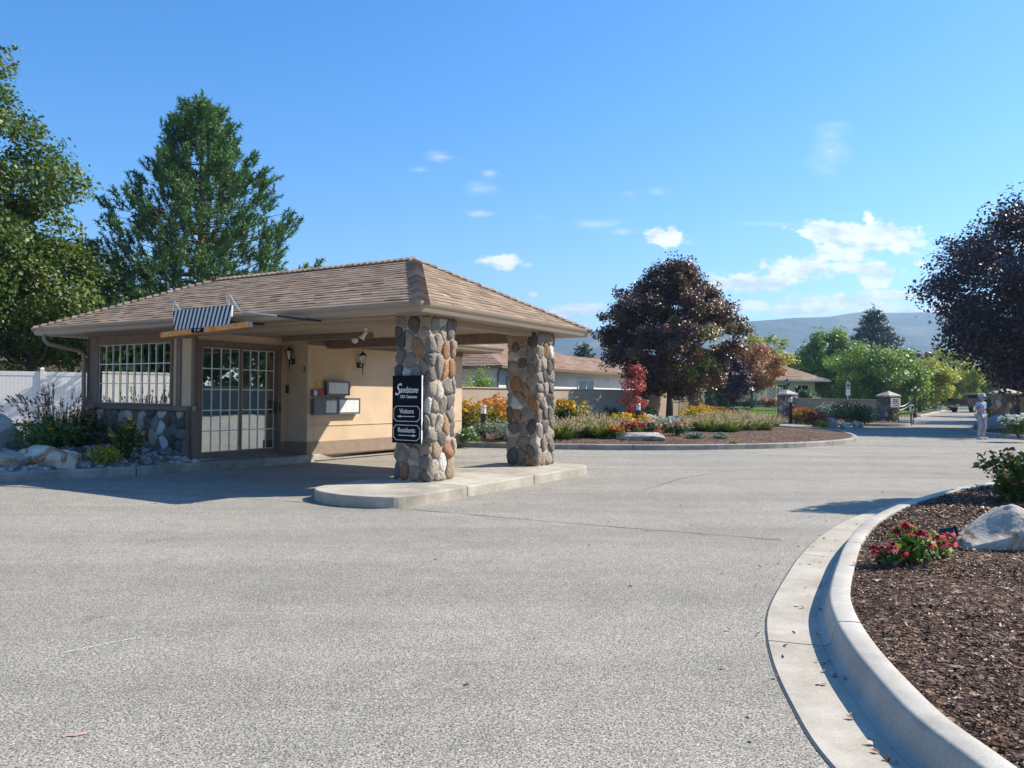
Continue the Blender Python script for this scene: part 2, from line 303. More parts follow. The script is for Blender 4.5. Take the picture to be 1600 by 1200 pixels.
def conifer(name,label,x,y,h,rad,z0,mat,seed,levels=24,per=6,tufts=10,need=.2,nw=.028,nn=22,up=.25,group=None,bark='pine_bark',trunk=.2,droop=0.,zb=0.,power=.85,spread=.16,brush=None):
    rs=np.random.default_rng(seed); root=empty(name,(x,y,zb),0,label,'tree',group); parts=[]; m=MB(); H=h-zb
    m.tube([(0,0,0),(0.03,0,H*.4),(0,.03,H*.75),(0,0,H*.98)],[trunk,trunk*.75,trunk*.35,trunk*.08],9)
    TP=[];TD=[];TT=[]
    for l in range(levels):
        f=(l+rs.uniform(-.3,.3))/levels; z=z0+(H-z0)*f*.97; Lm=rad*(1-f)**power+.25
        pe=max(3,int(per*(1-.35*f)))
        for b in range(pe):
            a=2*PI*(b+rs.random())/pe+l*.7; L=Lm*rs.uniform(.68,1.14); d=np.array([math.cos(a),math.sin(a),0]); side=np.array([-d[1],d[0],0])
            def bp(s): return np.array([0,0,z])+d*L*s+np.array([0,0,1])*(L*(up*s*s-droop*s))
            m.tube([tuple(bp(s)) for s in (0,.5,1)],[trunk*.22*(1-f*.6),trunk*.13*(1-f*.6),trunk*.04],4,cap=False)
            nt=max(3,int(tufts*L/rad)); tb=rs.random()
            if brush:
                ns=max(2,int(nt/3.2)); sub=[(min(1.,.30+.70*(q+rs.random())/ns),rs.choice([-1,1])*rs.uniform(.15,1.)) for q in range(ns)]+[(1.,0.)]
                for (s0,o0) in sub:
                    c0=bp(s0)+side*o0*L*spread*(1.2-s0*.75)+np.array([0,0,rs.normal()*.12]); tb2=rs.random()
                    for q in range(4):
                        TP.append(c0+rs.normal(size=3)*np.array([.17,.17,.13])); TD.append(unit(d*(.2+.4*s0)+side*o0*.4+rs.normal(size=3)*.25+np.array([0,0,.95]))); TT.append(.3*tb+.4*tb2+.3*rs.random())
                continue
            for k in range(nt):
                s=.28+.72*(k+rs.random())/nt; off=side*rs.normal()*L*spread*(1.15-s*.6)+np.array([0,0,rs.normal()*.07*L*spread*6*.3])
                TP.append(bp(s)+off); TD.append(unit(d*((.25+.35*s) if brush else (.55+.5*s))+side*np.sign(off@side)*.5*rs.random()+np.array([0,0,(.75 if brush else .35)+up+rs.random()*.5-droop]))); TT.append(.5*tb+.5*rs.random())
            TP.append(bp(1.)); TD.append(unit(d*.7+np.array([0,0,.5+up-droop]))); TT.append(tb)
    TP.append(np.array([0,0,H-need*.5])); TD.append(np.array([0,0,1.])); TT.append(.6)
    TP=np.array(TP);TD=np.array(TD);TT=np.array(TT); n=len(TP); idx=np.repeat(np.arange(n),nn)
    bl_=brush if brush else need*1.17; along=rs.uniform(-1.,1.,len(idx))[:,None]*bl_; P=TP[idx]+TD[idx]*along; D=unit(TD[idx]*(.9 if brush else .75)+unit(rs.normal(size=(len(idx),3)))*(1.0 if brush else 1.2))
    V,Fc=blade_arrays(P,D,need*rs.uniform(.6,1.15,len(idx)),nw); t=np.clip(TT[idx]*.6+.4*rs.random(len(idx)),0,1)
    npmesh('crown',V,Fc,rep(t),mat,root); m.build('trunk',bark,root,smooth=True); return root
# ---------------------------------------------------------------- small plants
def discs(P,r,k=6,tilt=.5,rs=None,up=(0,0,1)):
    n=len(P); nr=unit(np.array(up)+rs.normal(size=(n,3))*tilt); a=unit(np.cross(nr,rs.normal(size=(n,3)))); b=np.cross(nr,a); r=np.broadcast_to(r,(n,)).reshape(n,1); V=[];Fq=[];base=0
    # petals: k little quads round the centre
    out=[]
    for j in range(k):
        an=2*PI*j/k; d=a*math.cos(an)+b*math.sin(an); s=-a*math.sin(an)+b*math.cos(an)
        out.append(np.stack([P,P+d*r*.6+s*r*.28,P+d*r-nr*r*.18,P+d*r*.6-s*r*.28],1))
    V=np.stack(out,1).reshape(-1,3); return V,np.arange(len(V)).reshape(-1,4)
def blobs(P,r):
    # small octahedra
    o=np.array([[1,0,0],[0,1,0],[-1,0,0],[0,-1,0],[0,0,.8],[0,0,-.8]]); f=np.array([[0,1,4],[1,2,4],[2,3,4],[3,0,4],[1,0,5],[2,1,5],[3,2,5],[0,3,5]])
    r=np.broadcast_to(r,(len(P),)).reshape(-1,1,1); V=(P[:,None,:]+o[None]*r).reshape(-1,3); Fc=(f[None]+6*np.arange(len(P))[:,None,None]).reshape(-1,3); return V,Fc
def bush(name,label,x,y,r,h,mat,nleaf,leaf,seed,flower=None,group=None,cat='shrub',z=0.,flat=0.,lobes=9,aspect=.6):
    """flower=(mat,count,size,centre_mat or None,above)"""
    rs=np.random.default_rng(seed); root=empty(name,(x,y,z),0,label,cat,group)
    a=rs.uniform(0,2*PI,lobes); q=rs.uniform(.1,.65,lobes); C=np.stack([np.cos(a)*q*r,np.sin(a)*q*r,h*rs.uniform(.35,.68,lobes)],1); cr=rs.uniform(.3,.55,lobes)
    idx=rs.integers(0,lobes,nleaf); d=unit(rs.normal(size=(nleaf,3))); P=C[idx]+d*(rs.random(nleaf)**.4)[:,None]*np.stack([cr[idx]*r,cr[idx]*r,cr[idx]*h*.85],1)
    P[:,2]=np.clip(P[:,2],.02,None); t=np.clip(.4*rs.random(lobes)[idx]+.6*rs.random(nleaf),0,1)
    V,Fc=leaf_arrays(P,leaf*rs.uniform(.6,1.3,nleaf),aspect,rs=rs,out=d); npmesh('foliage',V,Fc,rep(t),mat,root)
    m=MB()
    for i in range(9):
        c=C[i%lobes]; m.tube([(rs.normal()*.05*r,rs.normal()*.05*r,0),tuple(c*.6),tuple(c)],[.012,.009,.005],4,cap=False)
    m.build('stems','grass_dark',root)
    if flower:
        fm,n,sz,cm,above=flower; i=rs.integers(0,lobes,n); d=unit(rs.normal(size=(n,3))+np.array([0,0,.9])); d[:,2]=np.abs(d[:,2])
        Q=C[i]+d*np.stack([cr[i]*r,cr[i]*r,cr[i]*h*.85],1)*(1+above*rs.random(n))[:,None]
        V,Fc=discs(Q,sz*rs.uniform(.7,1.2,n),6,.55,rs); tag(npmesh('blooms',V,Fc,np.repeat(rs.random(n),24),fm,root),kind='stuff')
        if cm:
            V,Fc=blobs(Q+np.array([0,0,sz*.2]),sz*.32); tag(npmesh('flower_centres',V,Fc,np.repeat(rs.random(n),6),cm,root),kind='stuff')
    return root
def grass_clump(name,label,x,y,r,h,n,seed,mat='grass_blade',plume='plume',nplume=60,group=None,z=0.,w=.012,psize=.16,cat='ornamental grass'):
    rs=np.random.default_rng(seed); root=empty(name,(x,y,z),0,label,cat,group)
    def arcs(n,L0,w,spread,droop,t):
        a=rs.uniform(0,2*PI,n); b=np.stack([np.cos(a),np.sin(a),0*a],1)*(rs.random(n)**.5*r*.28)[:,None]; out=np.stack([np.cos(a),np.sin(a),0*a],1)
        tilt=(rs.random(n)**.7*spread)[:,None]; L=(L0*rs.uniform(.65,1.1,n))[:,None]; s=np.stack([-np.sin(a),np.cos(a),0*a],1)*w*.5; up=np.array([0,0,1.])
        pts=[]
        for k in (0,.4,.75,1.):
            p=b+(out*tilt*k+up*np.sqrt(np.maximum(.15,1-tilt**2))*k)*L+(out*.28*tilt-up*droop*tilt)*L*k*k; pts.append(p)
        ws=[1,.9,.6,.12]; V=[];Fq=[]
        V=np.stack([x_ for p,w_ in zip(pts,ws) for x_ in (p-s*w_,p+s*w_)],1).reshape(-1,3)
        base=8*np.arange(n)[:,None,None]; q=np.array([[0,1,3,2],[2,3,5,4],[4,5,7,6]])[None]; return V,(base+q).reshape(-1,4),np.repeat(t,8),pts[-1],unit(pts[-1]-pts[-2])
    V,Fc,t,_,_=arcs(n,h*.8,w,.85,.45,rs.random(n)); 
    V2,F2,t2,tip,td=arcs(nplume,h,w*.4,.7,.2,rs.uniform(.6,1,nplume)) if nplume else (V[:0],Fc[:0],t[:0],None,None)
    Vc,Fc_,tc=cat_np([(V,Fc,t),(V2,F2,t2)]); npmesh('blades',Vc,Fc_,tc,mat,root)
    if nplume:
        k=10; idx=np.repeat(np.arange(nplume),k); s=rs.random(len(idx))[:,None]; P=tip[idx]-td[idx]*psize*s; D=unit(td[idx]+rs.normal(size=(len(idx),3))*.45)
        V,Fc=blade_arrays(P,D,psize*.3,psize*.12); npmesh('seed_heads',V,Fc,rep(rs.random(len(idx))),plume,root)
    return root
def rock(name,label,px_or_xyz,size,mat,seed,rot=0.,group=None,cat='boulder',cut=.75,pts=None):
    rs=np.random.default_rng(seed); bm=bmesh.new(); bmesh.ops.create_icosphere(bm,subdivisions=4,radius=1)
    pl=[(Vector(unit(rs.normal(size=3))),rs.uniform(cut-.15,cut+.1)) for _ in range(13)]
    from mathutils import noise as mn
    for v in bm.verts:
        for nv,d in pl:
            k=v.co.dot(nv)
            if k>d: v.co-=nv*(k-d)*.93
        q=v.co*2.1+Vector((seed,0,0)); v.co+=v.co.normalized()*(mn.noise(q)*.10+mn.noise(q*3)*.035+mn.noise(q*7)*.015)
        v.co=Vector((v.co.x*size[0],v.co.y*size[1],max(v.co.z,-.45)*size[2]))
    me=bpy.data.meshes.new(name); bm.to_mesh(me); bm.free()
    return tag(link(name,me,mat,None,px_or_xyz,rot),label,cat,group)
# ---------------------------------------------------------------- fitted field stones
def clip_poly(P,n,c):
    out=[]
    for i in range(len(P)):
        a,b=P[i],P[(i+1)%len(P)]; da=a@n-c; db=b@n-c
        if da<=0: out.append(a)
        if da*db<0: out.append(a+(b-a)*(da/(da-db)))
    return out
def stone_cells(Wd,Ht,n,rs,wrap=False,aspect=1.25):
    P=np.stack([rs.random(n)*Wd,rs.random(n)*Ht],1); sc=np.array([aspect,1.])
    best=None
    pts=[]
    for _ in range(n):
        c=np.stack([rs.random(24)*Wd,rs.random(24)*Ht],1)
        if not pts: pts.append(c[0]); continue
        Q=np.array(pts); d=(c[:,None]-Q[None]); 
        if wrap: d[...,0]=(d[...,0]+Wd/2)%Wd-Wd/2
        dd=np.linalg.norm(d*sc,axis=2).min(1)*rs.uniform(.75,1,24); edge=np.minimum(c[:,1],Ht-c[:,1]); dd=np.where(edge<.04,0,dd); pts.append(c[dd.argmax()])
    P=np.array(pts); cells=[]
    for i in range(n):
        p=P[i]; poly=[np.array(q) for q in ((p[0]-.6,0.),(p[0]+.6,0.),(p[0]+.6,Ht),(p[0]-.6,Ht))]
        if not wrap: poly=[np.array([min(max(q[0],0),Wd),q[1]]) for q in poly]
        for j in range(n):
            for sh in ((-Wd,0,Wd) if wrap else (0,)):
                if i==j and sh==0: continue
                q=P[j]+np.array([sh,0.]); d=q-p
                if np.linalg.norm(d)>1.3: continue
                m=(p+q)/2; nn=d*sc*sc; poly=clip_poly(poly,nn,m@nn)
                if not poly: break
            if not poly: break
        if len(poly)>=3: cells.append((p,np.array(poly)))
    return cells
def stones_mesh(mb,cells,mapf,rs,gap=.0045,depth=.06,tints=None):
    for p,poly in cells:
        c=poly.mean(0); q=poly
        for _ in range(2): q=np.concatenate([[.80*q[i]+.20*q[(i+1)%len(q)],.20*q[i]+.80*q[(i+1)%len(q)]] for i in range(len(q))])
        N=16; seg=np.linalg.norm(np.roll(q,-1,0)-q,axis=1); cum=np.concatenate([[0],np.cumsum(seg)]); tt=np.linspace(0,cum[-1],N,endpoint=False); q2=[]
        for s in tt:
            i=min(np.searchsorted(cum,s,side='right')-1,len(q)-1); f=(s-cum[i])/max(seg[i],1e-6); q2.append(q[i]*(1-f)+q[(i+1)%len(q)]*f)
        q=np.array(q2); rad=np.linalg.norm(q-c,axis=1).mean(); k=max(.55,1-gap/max(rad,.02)); dp=min(depth,rad*.62)*rs.uniform(.7,1.15); tilt=rs.normal(size=2)*.18
        t=rs.choice([.05,.12,.2,.28,.36,.44,.55,.7,.78,.88,.95,1.],p=[.07,.10,.12,.14,.14,.13,.08,.06,.04,.06,.04,.02]) if tints is None else rs.choice(tints)
        t=float(np.clip(t+rs.normal()*.015,0,1)); k0=len(mb.v)
        for sc,dz in ((k,-.03),(k*1.0,dp*.30),(k*.93,dp*.62),(k*.78,dp*.87),(k*.5,dp)):
            for w in q:
                r=(w-c)*sc*(1+rs.normal()*.02); mb.v.append(tuple(mapf(c[0]+r[0],c[1]+r[1],dz*(1+rs.normal()*.05)+(r@tilt)*max(0,dz)/max(dp,.01)))); mb.t.append(t)
        mb.v.append(tuple(mapf(c[0],c[1],dp*1.04))); mb.t.append(t)
        for l in range(4):
            for j in range(N): a=k0+l*N; mb.f.append((a+j,a+(j+1)%N,a+N+(j+1)%N,a+N+j))
        a=k0+4*N; top=k0+5*N
        for j in range(N): mb.f.append((a+j,a+(j+1)%N,top))
def pillar_mesh(s,z0,z1,n,seed,inset=.05,depth=.055,tints=None):
    """square stone pier occupying 0..s, stones wrapped round rounded corners"""
    rs=np.random.default_rng(seed); L=s-2*inset; P=4*L
    def mapf(u,v,d):
        u=u%P; k=int(u//L); f=u-k*L; cx=[(inset,inset),(inset+L,inset),(inset+L,inset+L),(inset,inset+L)][k]; dr=[(1,0),(0,1),(-1,0),(0,-1)][k]; nr=[(0,-1),(1,0),(0,1),(-1,0)][k]
        w=.06; bl=0.
        if f<w: bl=-(1-f/w)*.5; n2=[(0,-1),(1,0),(0,1),(-1,0)][(k-1)%4]
        elif f>L-w: bl=(1-(L-f)/w)*.5; n2=[(0,-1),(1,0),(0,1),(-1,0)][(k+1)%4]
        if bl: a=abs(bl); nx=nr[0]*(1-a)+n2[0]*a; ny=nr[1]*(1-a)+n2[1]*a; m=math.hypot(nx,ny); nx/=m; ny/=m
        else: nx,ny=nr
        return (cx[0]+dr[0]*f+nx*d,cx[1]+dr[1]*f+ny*d,z0+v)
    mb=MB(); stones_mesh(mb,stone_cells(P,z1-z0,n,rs,True),mapf,rs,depth=depth,tints=tints); return mb
# ================================================================= GROUND
def poly_obj(name,poly,z,mat,kind='structure',thick=0.):
    m=MB()
    if thick: m.prism(poly,z-thick,z)
    else: m.add([(p[0],p[1],z) for p in poly],[tuple(range(len(poly)))])
    me_o=m.build(name,mat); bm=bmesh.new(); bm.from_mesh(me_o.data); bmesh.ops.triangulate(bm,faces=bm.faces[:]); bmesh.ops.recalc_face_normals(bm,faces=bm.faces[:]); bm.to_mesh(me_o.data); bm.free()
    if not thick:
        for p in me_o.data.polygons:
            if p.normal.z<0: p.flip()
    return tag(me_o,kind=kind)
gr=MB(); gr.add([(-3500,-700,-.03),(3500,-700,-.03),(3500,3800,-.03),(-3500,3800,-.03)],[(0,1,2,3)]); tag(gr.build('ground','dry_ground'),kind='structure')
rl=Vector((20.6,43.2,0)); rr_=Vector((26.0,42.,0))
def along(p,s): return (p.x+AX.x*s,p.y+AX.y*s)
road_poly=[(-26,-14),(30,-14),(34,20),(34,38),(26.4,42.2)]+[along(rr_,s) for s in (20,60,110,200)]+[along(rl,s) for s in (200,110,60,24)]+[(26,60),(14,62),(2,56),(-10,45),(-16,34),(-24,24)]
poly_obj('road',road_poly,0.,'asphalt')
def catmull(pts,n=6,closed=False):
    P=[np.array(p,dtype=float) for p in pts]; out=[]; m=len(P)
    for i in range(m if closed else m-1):
        p0=P[(i-1)%m] if (closed or i>0) else P[0]; p1=P[i]; p2=P[(i+1)%m]; p3=P[(i+2)%m] if (closed or i+2<m) else P[-1]
        for k in range(n):
            t=k/n; out.append(.5*((2*p1)+(-p0+p2)*t+(2*p0-5*p1+4*p2-p3)*t*t+(-p0+3*p1-3*p2+p3)*t**3))
    if not closed: out.append(P[-1])
    return np.array(out)
def offset(P,d,closed=False):
    n=len(P); out=[]
    for i in range(n):
        a=P[(i-1)%n] if (closed or i>0) else P[i]; b=P[(i+1)%n] if (closed or i<n-1) else P[i]; t=b-a; t/=max(np.linalg.norm(t),1e-6); out.append(P[i]+np.array([-t[1],t[0]])*d)
    return np.array(out)
def sweep(name,path,prof,mat,closed=False,joints=0,kind='structure',smooth=False,jw=.012,seedn=0):
    """prof: (offset to the left of travel, z). Joints are real narrow gaps between cast lengths."""
    m=MB(); L=[offset(path,o,closed) for o,z in prof]; n=len(path); k=len(prof)
    seg=np.linalg.norm(np.diff(path,axis=0),axis=1); cum=np.concatenate([[0],np.cumsum(seg)]); tot=cum[-1]
    def samp(s): return [np.array([np.interp(s,cum,l[:,0]),np.interp(s,cum,l[:,1])]) for l in L]
    cuts=[0,tot]
    if joints: cuts=[0]+[s for s in np.arange(joints*.6,tot,joints)]+[tot]
    for c0,c1 in zip(cuts[:-1],cuts[1:]):
        a=c0+(jw/2 if c0>0 else 0); b=c1-(jw/2 if c1<tot else 0); ss=[a]+[c for c in cum if a+.02<c<b-.02]+[b]; k0=len(m.v)
        for s in ss:
            for q,(o,z) in zip(samp(s),prof): m.v.append((q[0],q[1],z)); m.t.append(.5)
        for i in range(len(ss)-1):
            for j in range(k): m.f.append((k0+i*k+j,k0+i*k+(j+1)%k,k0+(i+1)*k+(j+1)%k,k0+(i+1)*k+j))
        m.f.append(tuple(k0+j for j in range(k))); m.f.append(tuple(k0+(len(ss)-1)*k+j for j in range(k))[::-1])
    o=m.build(name,mat); bm=bmesh.new(); bm.from_mesh(o.data); bmesh.ops.recalc_face_normals(bm,faces=bm.faces[:]); bm.to_mesh(o.data); bm.free()
    if smooth: o.data.polygons.foreach_set('use_smooth',[True]*len(o.data.polygons)); o.data.set_sharp_from_angle(angle=R(38))
    return tag(o,kind=kind)
# near right bed: rolled kerb with gutter pan
K2=[(1.9,.2),(1.8,1.2),(1.77,2.2),(1.77,2.77),(1.76,3.18),(1.81,3.59),(1.89,4.05),(2.01,4.54),(2.17,5.03),(2.39,5.53),(2.68,6.13),(3.03,6.83),(3.46,7.6),(3.9,8.3),(4.38,8.96),(4.94,9.65),(5.6,10.37),(6.5,11.27),(7.27,11.93),(8.6,12.8),(10.5,13.6),(13,14),(16,13.6)]
K2=catmull(K2,5)
# travel goes away from camera; road is to the left (positive offset), bed to the right
sweep('kerb',K2,[(0,-.02),(0,.150),(.008,.156),(.06,.157),(.108,.155),(.120,.151),(.129,.142),(.135,.128),(.148,.075),(.157,.035),(.166,.018),(.180,.010),(.2,.008),(.2,-.02)],'concrete',joints=2.7,smooth=True,jw=.018)
sweep('gutter_pan',K2,[(.2015,-.02),(.2015,.008),(.30,.006),(.50,.010),(.506,.004),(.506,-.02)],'concrete_pan',joints=2.7,jw=.014)
sweep('pan_edge_seam',K2,[(.5065,.001),(.5065,.0035),(.512,.0035),(.512,.001)],'tar')
bedR=[tuple(p) for p in offset(K2,-.004)]+[(18,10),(18,-3),(2.0,-3)]
# mulch sheet with a soft mound
def bed_mesh(name,poly,z0,zc,mat,step=.35,mask=None,kind='structure'):
    P=np.array(poly); x0,y0=P.min(0); x1,y1=P.max(0)
    def inside(x,y):
        c=False; j=len(P)-1
        for i in range(len(P)):
            if (P[i][1]>y)!=(P[j][1]>y) and x<(P[j][0]-P[i][0])*(y-P[i][1])/(P[j][1]-P[i][1])+P[i][0]: c=not c
            j=i
        return c
    bm=bmesh.new(); vs=[bm.verts.new((p[0],p[1],0)) for p in P]; f=bm.faces.new(vs)
    bmesh.ops.triangulate(bm,faces=[f])
    for ax,lo,hi in ((0,x0,x1),(1,y0,y1)):
        for c in np.arange(lo+step,hi,step):
            nv=Vector((1,0,0)) if ax==0 else Vector((0,1,0)); bmesh.ops.bisect_plane(bm,geom=bm.verts[:]+bm.edges[:]+bm.faces[:],plane_co=nv*c,plane_no=nv)
    A_=P; Bn=np.roll(P,-1,0)
    from mathutils import noise as mn
    for v in bm.verts:
        p=np.array([v.co.x,v.co.y]); d=Bn-A_; t=np.clip(((p-A_)*d).sum(1)/np.maximum((d*d).sum(1),1e-9),0,1); dist=np.linalg.norm(A_+d*t[:,None]-p,axis=1).min()
        k=1-math.exp(-dist/1.0); v.co.z=z0+zc*k+mn.noise(v.co*1.5)*.03*min(1,dist*2)
    me=bpy.data.meshes.new(name); bm.to_mesh(me); bm.free(); me.polygons.foreach_set('use_smooth',[True]*len(me.polygons))
    o=link(name,me,mat)
    for p in me.polygons:
        if p.normal.z<0: p.flip()
    return tag(o,kind=kind),inside
bedobj,insR=bed_mesh('near_bed_mulch_soil',bedR,.125,.10,'mulch',.4)
bedobj.name='mulch_bed'
def bed_z(P2,poly,z0=.125,zc=.10):
    P=np.array(poly); Bn=np.roll(P,-1,0); d=Bn-P; L2=np.maximum((d*d).sum(1),1e-9); out=np.empty(len(P2))
    for i,p in enumerate(P2):
        t=np.clip(((p-P)*d).sum(1)/L2,0,1); dist=np.linalg.norm(P+d*t[:,None]-p,axis=1).min(); out[i]=z0+zc*(1-math.exp(-dist))
    return out
# bark chips as real pieces near the camera
def chips():
    rs=np.random.default_rng(5); N=95000; u=rs.random(N*2); Y=1.2+ (12.5-1.2)*u**1.7; X=rs.uniform(1.6,10,N*2); P=np.stack([X,Y],1)
    kx=np.interp(Y,K2[:,1],K2[:,0]); vis=(X>kx+.01)&(X<Y*.70+.5)&(Y<11.9); P=P[vis][:N]; z=bed_z(P,bedR)
    n=len(P); L=rs.uniform(.010,.034,n)*np.where(rs.random(n)<.06,1.9,1.)*np.clip(P[:,1]/6,.8,1.5); w=L*rs.uniform(.22,.5,n); a=rs.uniform(0,2*PI,n); ti=rs.normal(size=n)*.35
    d=np.stack([np.cos(a)*np.cos(ti),np.sin(a)*np.cos(ti),np.sin(ti)],1); s=unit(np.stack([-np.sin(a),np.cos(a),rs.normal(size=n)*.3],1)); nn=np.cross(d,s)
    C=np.concatenate([P,(z+rs.uniform(.0,.022,n))[:,None]],1); hl=(L/2)[:,None]; hw=(w/2)[:,None]
    a_=C-d*hl-s*hw; b_=C-d*hl*.9+s*hw; c_=C+d*hl+s*hw*.6; e_=C+d*hl-s*hw; f_=C-nn*.006
    V=np.stack([a_,b_,c_,e_,f_],1).reshape(-1,3); q=np.array([[0,1,2],[0,2,3],[1,0,4],[2,1,4],[3,2,4],[0,3,4]])
    Fc=(q[None]+5*np.arange(n)[:,None,None]).reshape(-1,3); t=rs.random(n)**1.15
    o=npmesh('bark_chips',V,Fc,np.repeat(t,5),'bark_chips'); tag(o,'loose brown bark chips covering the near flower bed','bark mulch',kind='stuff')
chips()
# centre bed, with kerb, joined to the building's kerb
bl=[(-9.6,11.4),(-8.41,12.06),(-8.02,12.36),(-7.72,12.6),(-6.59,13.5),(-5.62,14.6),(-4.95,15.3),(-4.42,16.0),(-4.15,16.75),(-3.57,18.3),(-2.93,19.7),(-2.3,20.9),(-1.45,21.6),(-.16,21.35),(1.18,21.1),(3.43,21.05),(5.22,21.36),(7.21,22.1),(8.87,23.1),(10.56,24.75),(11.6,26.4),(12.45,28.64),(13.1,31.4),(13.0,33.86),(12.65,35.7),(11.66,38.2),(10.6,41.),(10.2,44)]
BL=catmull(bl,5)
sweep('kerb',BL,[(0,-.02),(0,.125),(.02,.146),(.15,.15),(.17,.14),(.17,-.02)],'old_concrete',joints=2.4,jw=.02)
bed1=[tuple(p) for p in offset(BL[42:],.165)]+[(9.8,45.2),(3.9,39.2),(-3,32.6),(-6,26)]
bo,_=bed_mesh('mulch_bed',bed1,.125,.14,'mulch',.9)
# pebble garden left of the gatehouse
peb=[tuple(p) for p in offset(BL[:36],.165)]+[(-3.9,17.5),(-8.8,24),(-20,28.5),(-30,24),(-22,14)]
po,_=bed_mesh('rock_garden_ground',peb,.10,.26,'river_base',.8)
def zpeb(x,y): return float(bed_z(np.array([[x,y]]),peb,.10,.26)[0])
def zb1(x,y): return float(bed_z(np.array([[x,y]]),bed1,.125,.14)[0])
def pebbles():
    rs=np.random.default_rng(9); bm=bmesh.new(); bmesh.ops.create_icosphere(bm,subdivisions=1,radius=1); v=np.array([x.co[:] for x in bm.verts]); f=np.array([[q.index for q in x.verts] for x in bm.faces]); bm.free()
    off=offset(BL[:38],1.)-BL[:38]; N=2600; i=rs.integers(4,34,N); s=rs.random(N)[:,None]; P=(BL[i]*(1-rs.random(N)[:,None]*.0)+ (BL[i+1]-BL[i])*rs.random(N)[:,None])+off[i]*(.2+rs.random(N)[:,None]**1.3*2.4)
    loc=P-np.array([ORG.x,ORG.y]); la=loc@np.array([AX.x,AX.y]); lb=loc@np.array([BX.x,BX.y]); ok=~((la>.33)&(lb<9.45)&(lb>5.6))&~((la>.3)&(lb<6)); P=P[ok]; n=len(P)
    z=bed_z(P,peb,.10,.26); r=rs.uniform(.03,.085,n)*rs.uniform(.8,1.2,n); sc=np.stack([r*rs.uniform(.9,1.5,n),r,r*rs.uniform(.45,.75,n)],1); a=rs.uniform(0,2*PI,n); ca,sa=np.cos(a),np.sin(a)
    X=v[None]*sc[:,None,:]*(1+rs.normal(size=(n,len(v),1))*.07); Vx=X[...,0]*ca[:,None]-X[...,1]*sa[:,None]; Vy=X[...,0]*sa[:,None]+X[...,1]*ca[:,None]
    V=np.stack([Vx+P[:,0:1],Vy+P[:,1:2],X[...,2]+(z+r*.25)[:,None]],2).reshape(-1,3); Fc=(f[None]+len(v)*np.arange(n)[:,None,None]).reshape(-1,3)
    o=npmesh('river_pebbles',V,Fc,np.repeat(rs.random(n),len(v)),'pebbles',smooth=True); tag(o,'grey river pebbles spread along the kerb by the gatehouse','pebbles',kind='stuff')
pebbles()
# bed between the two right gate piers and bed at the right gate pier
b2=[(13.9,47.3),(14.4,44.5),(15.6,42.4),(16.9,41.2),(18.4,40.5),(19.6,40.3),(20.8,41.0),(20.9,42.4)]
B2=catmull(b2,4); sweep('kerb',B2,[(0,-.02),(0,.14),(.15,.15),(.17,-.02)],'concrete',joints=2.4)
bed2=[tuple(p) for p in offset(B2,.16)]+[(19.8,43.2),(15.4,47.9)]; bed_mesh('mulch_bed',bed2,.125,.2,'mulch',.8)
b3=[(26.2,40.4),(23.6,38.9),(21.2,36.4),(19.6,33.6),(18.7,31.4),(18.3,29.3),(18.6,27.6),(20.5,26.3),(24,25.4),(30,25)]
B3=catmull(b3,4); sweep('kerb',B3,[(0,-.02),(0,.14),(.15,.15),(.17,-.02)],'concrete',joints=2.4)
bed3=[tuple(p) for p in offset(B3,.16)]+[(31,41),(26.5,41.2)]; bed_mesh('mulch_bed',bed3,.125,.25,'mulch',.9)
# lawns beyond the gates
def lawn(poly,z0,zc,fall=6.):
    P=np.array(poly); o,_=bed_mesh('lawn',poly,z0,zc,'lawn',2.5); return o
lawn([(9,62),(15,57.5),(24,58.5),(30,64),(33,68),(60,113),(95,170),(60,190),(-30,110),(-12,62)],.06,.55)
lawn([(27.2,44.5)]+[along(rr_,s) for s in (6,30,60,110,190)]+[(190,190),(120,60),(50,40),(36,40)],.05,.10)
sweep('kerb',np.array([along(rl,24),along(rl,110),along(rl,200)]),[(0,-.02),(0,.10),(.3,.11),(.3,-.02)],'concrete')
sweep('kerb',np.array([along(rr_,4),along(rr_,110),along(rr_,200)]),[(-.3,-.02),(-.3,.10),(0,.11),(0,-.02)],'concrete')
sweep('kerb',catmull([(6,61),(10,61.3),(15,57.3),(24,58.3),(30,63.6),(33.2,67.5)],4),[(0,-.02),(0,.10),(.25,.11),(.25,-.02)],'concrete')
# cracks and marks on the asphalt
def strip(name,pts,w,mat,z=.004,jit=.02,n=10,seed=1):
    rs=np.random.default_rng(seed); P=catmull(pts,n); P=P+rs.normal(size=P.shape)*jit; ws=w*rs.uniform(.35,1.3,len(P)); a=offset(P,.5)-P; m=MB()
    for i,p in enumerate(P): m.v+=[(*(p-a[i]*ws[i]),z),(*(p+a[i]*ws[i]),z)]; m.t+=[.5,.5]
    for i in range(len(P)-1): m.f.append((2*i,2*i+2,2*i+3,2*i+1))
    o=m.build(name,mat); tag(o,kind='structure')
    for p in o.data.polygons:
        if p.normal.z<0: p.flip()
strip('asphalt_crack',[(-9.5,12.4),(-7.69,11.86),(-4.43,10.94),(-1.7,10.05)],.022,'tar',seed=2,jit=.012); strip('asphalt_crack',[(-1.5,9.95),(1.0,8.70),(2.7,7.93)],.016,'tar',seed=3,jit=.01)
strip('asphalt_crack',[(-3.4,18.),(-2.6,17.2),(-1.8,17.4),(-1.0,18.5),(1.5,19)],.012,'tar',seed=4); strip('asphalt_crack',[(2.,12.),(4,15),(9,18.5),(15,24)],.012,'tar',seed=6)
strip('scrape_mark',[(-2.44,4.33),(-2.3,4.47),(-2.18,4.59)],.012,'chalk',seed=5,jit=.003); strip('scrape_mark',[(-.55,6.28),(-.35,6.47)],.010,'chalk',seed=7,jit=.003)
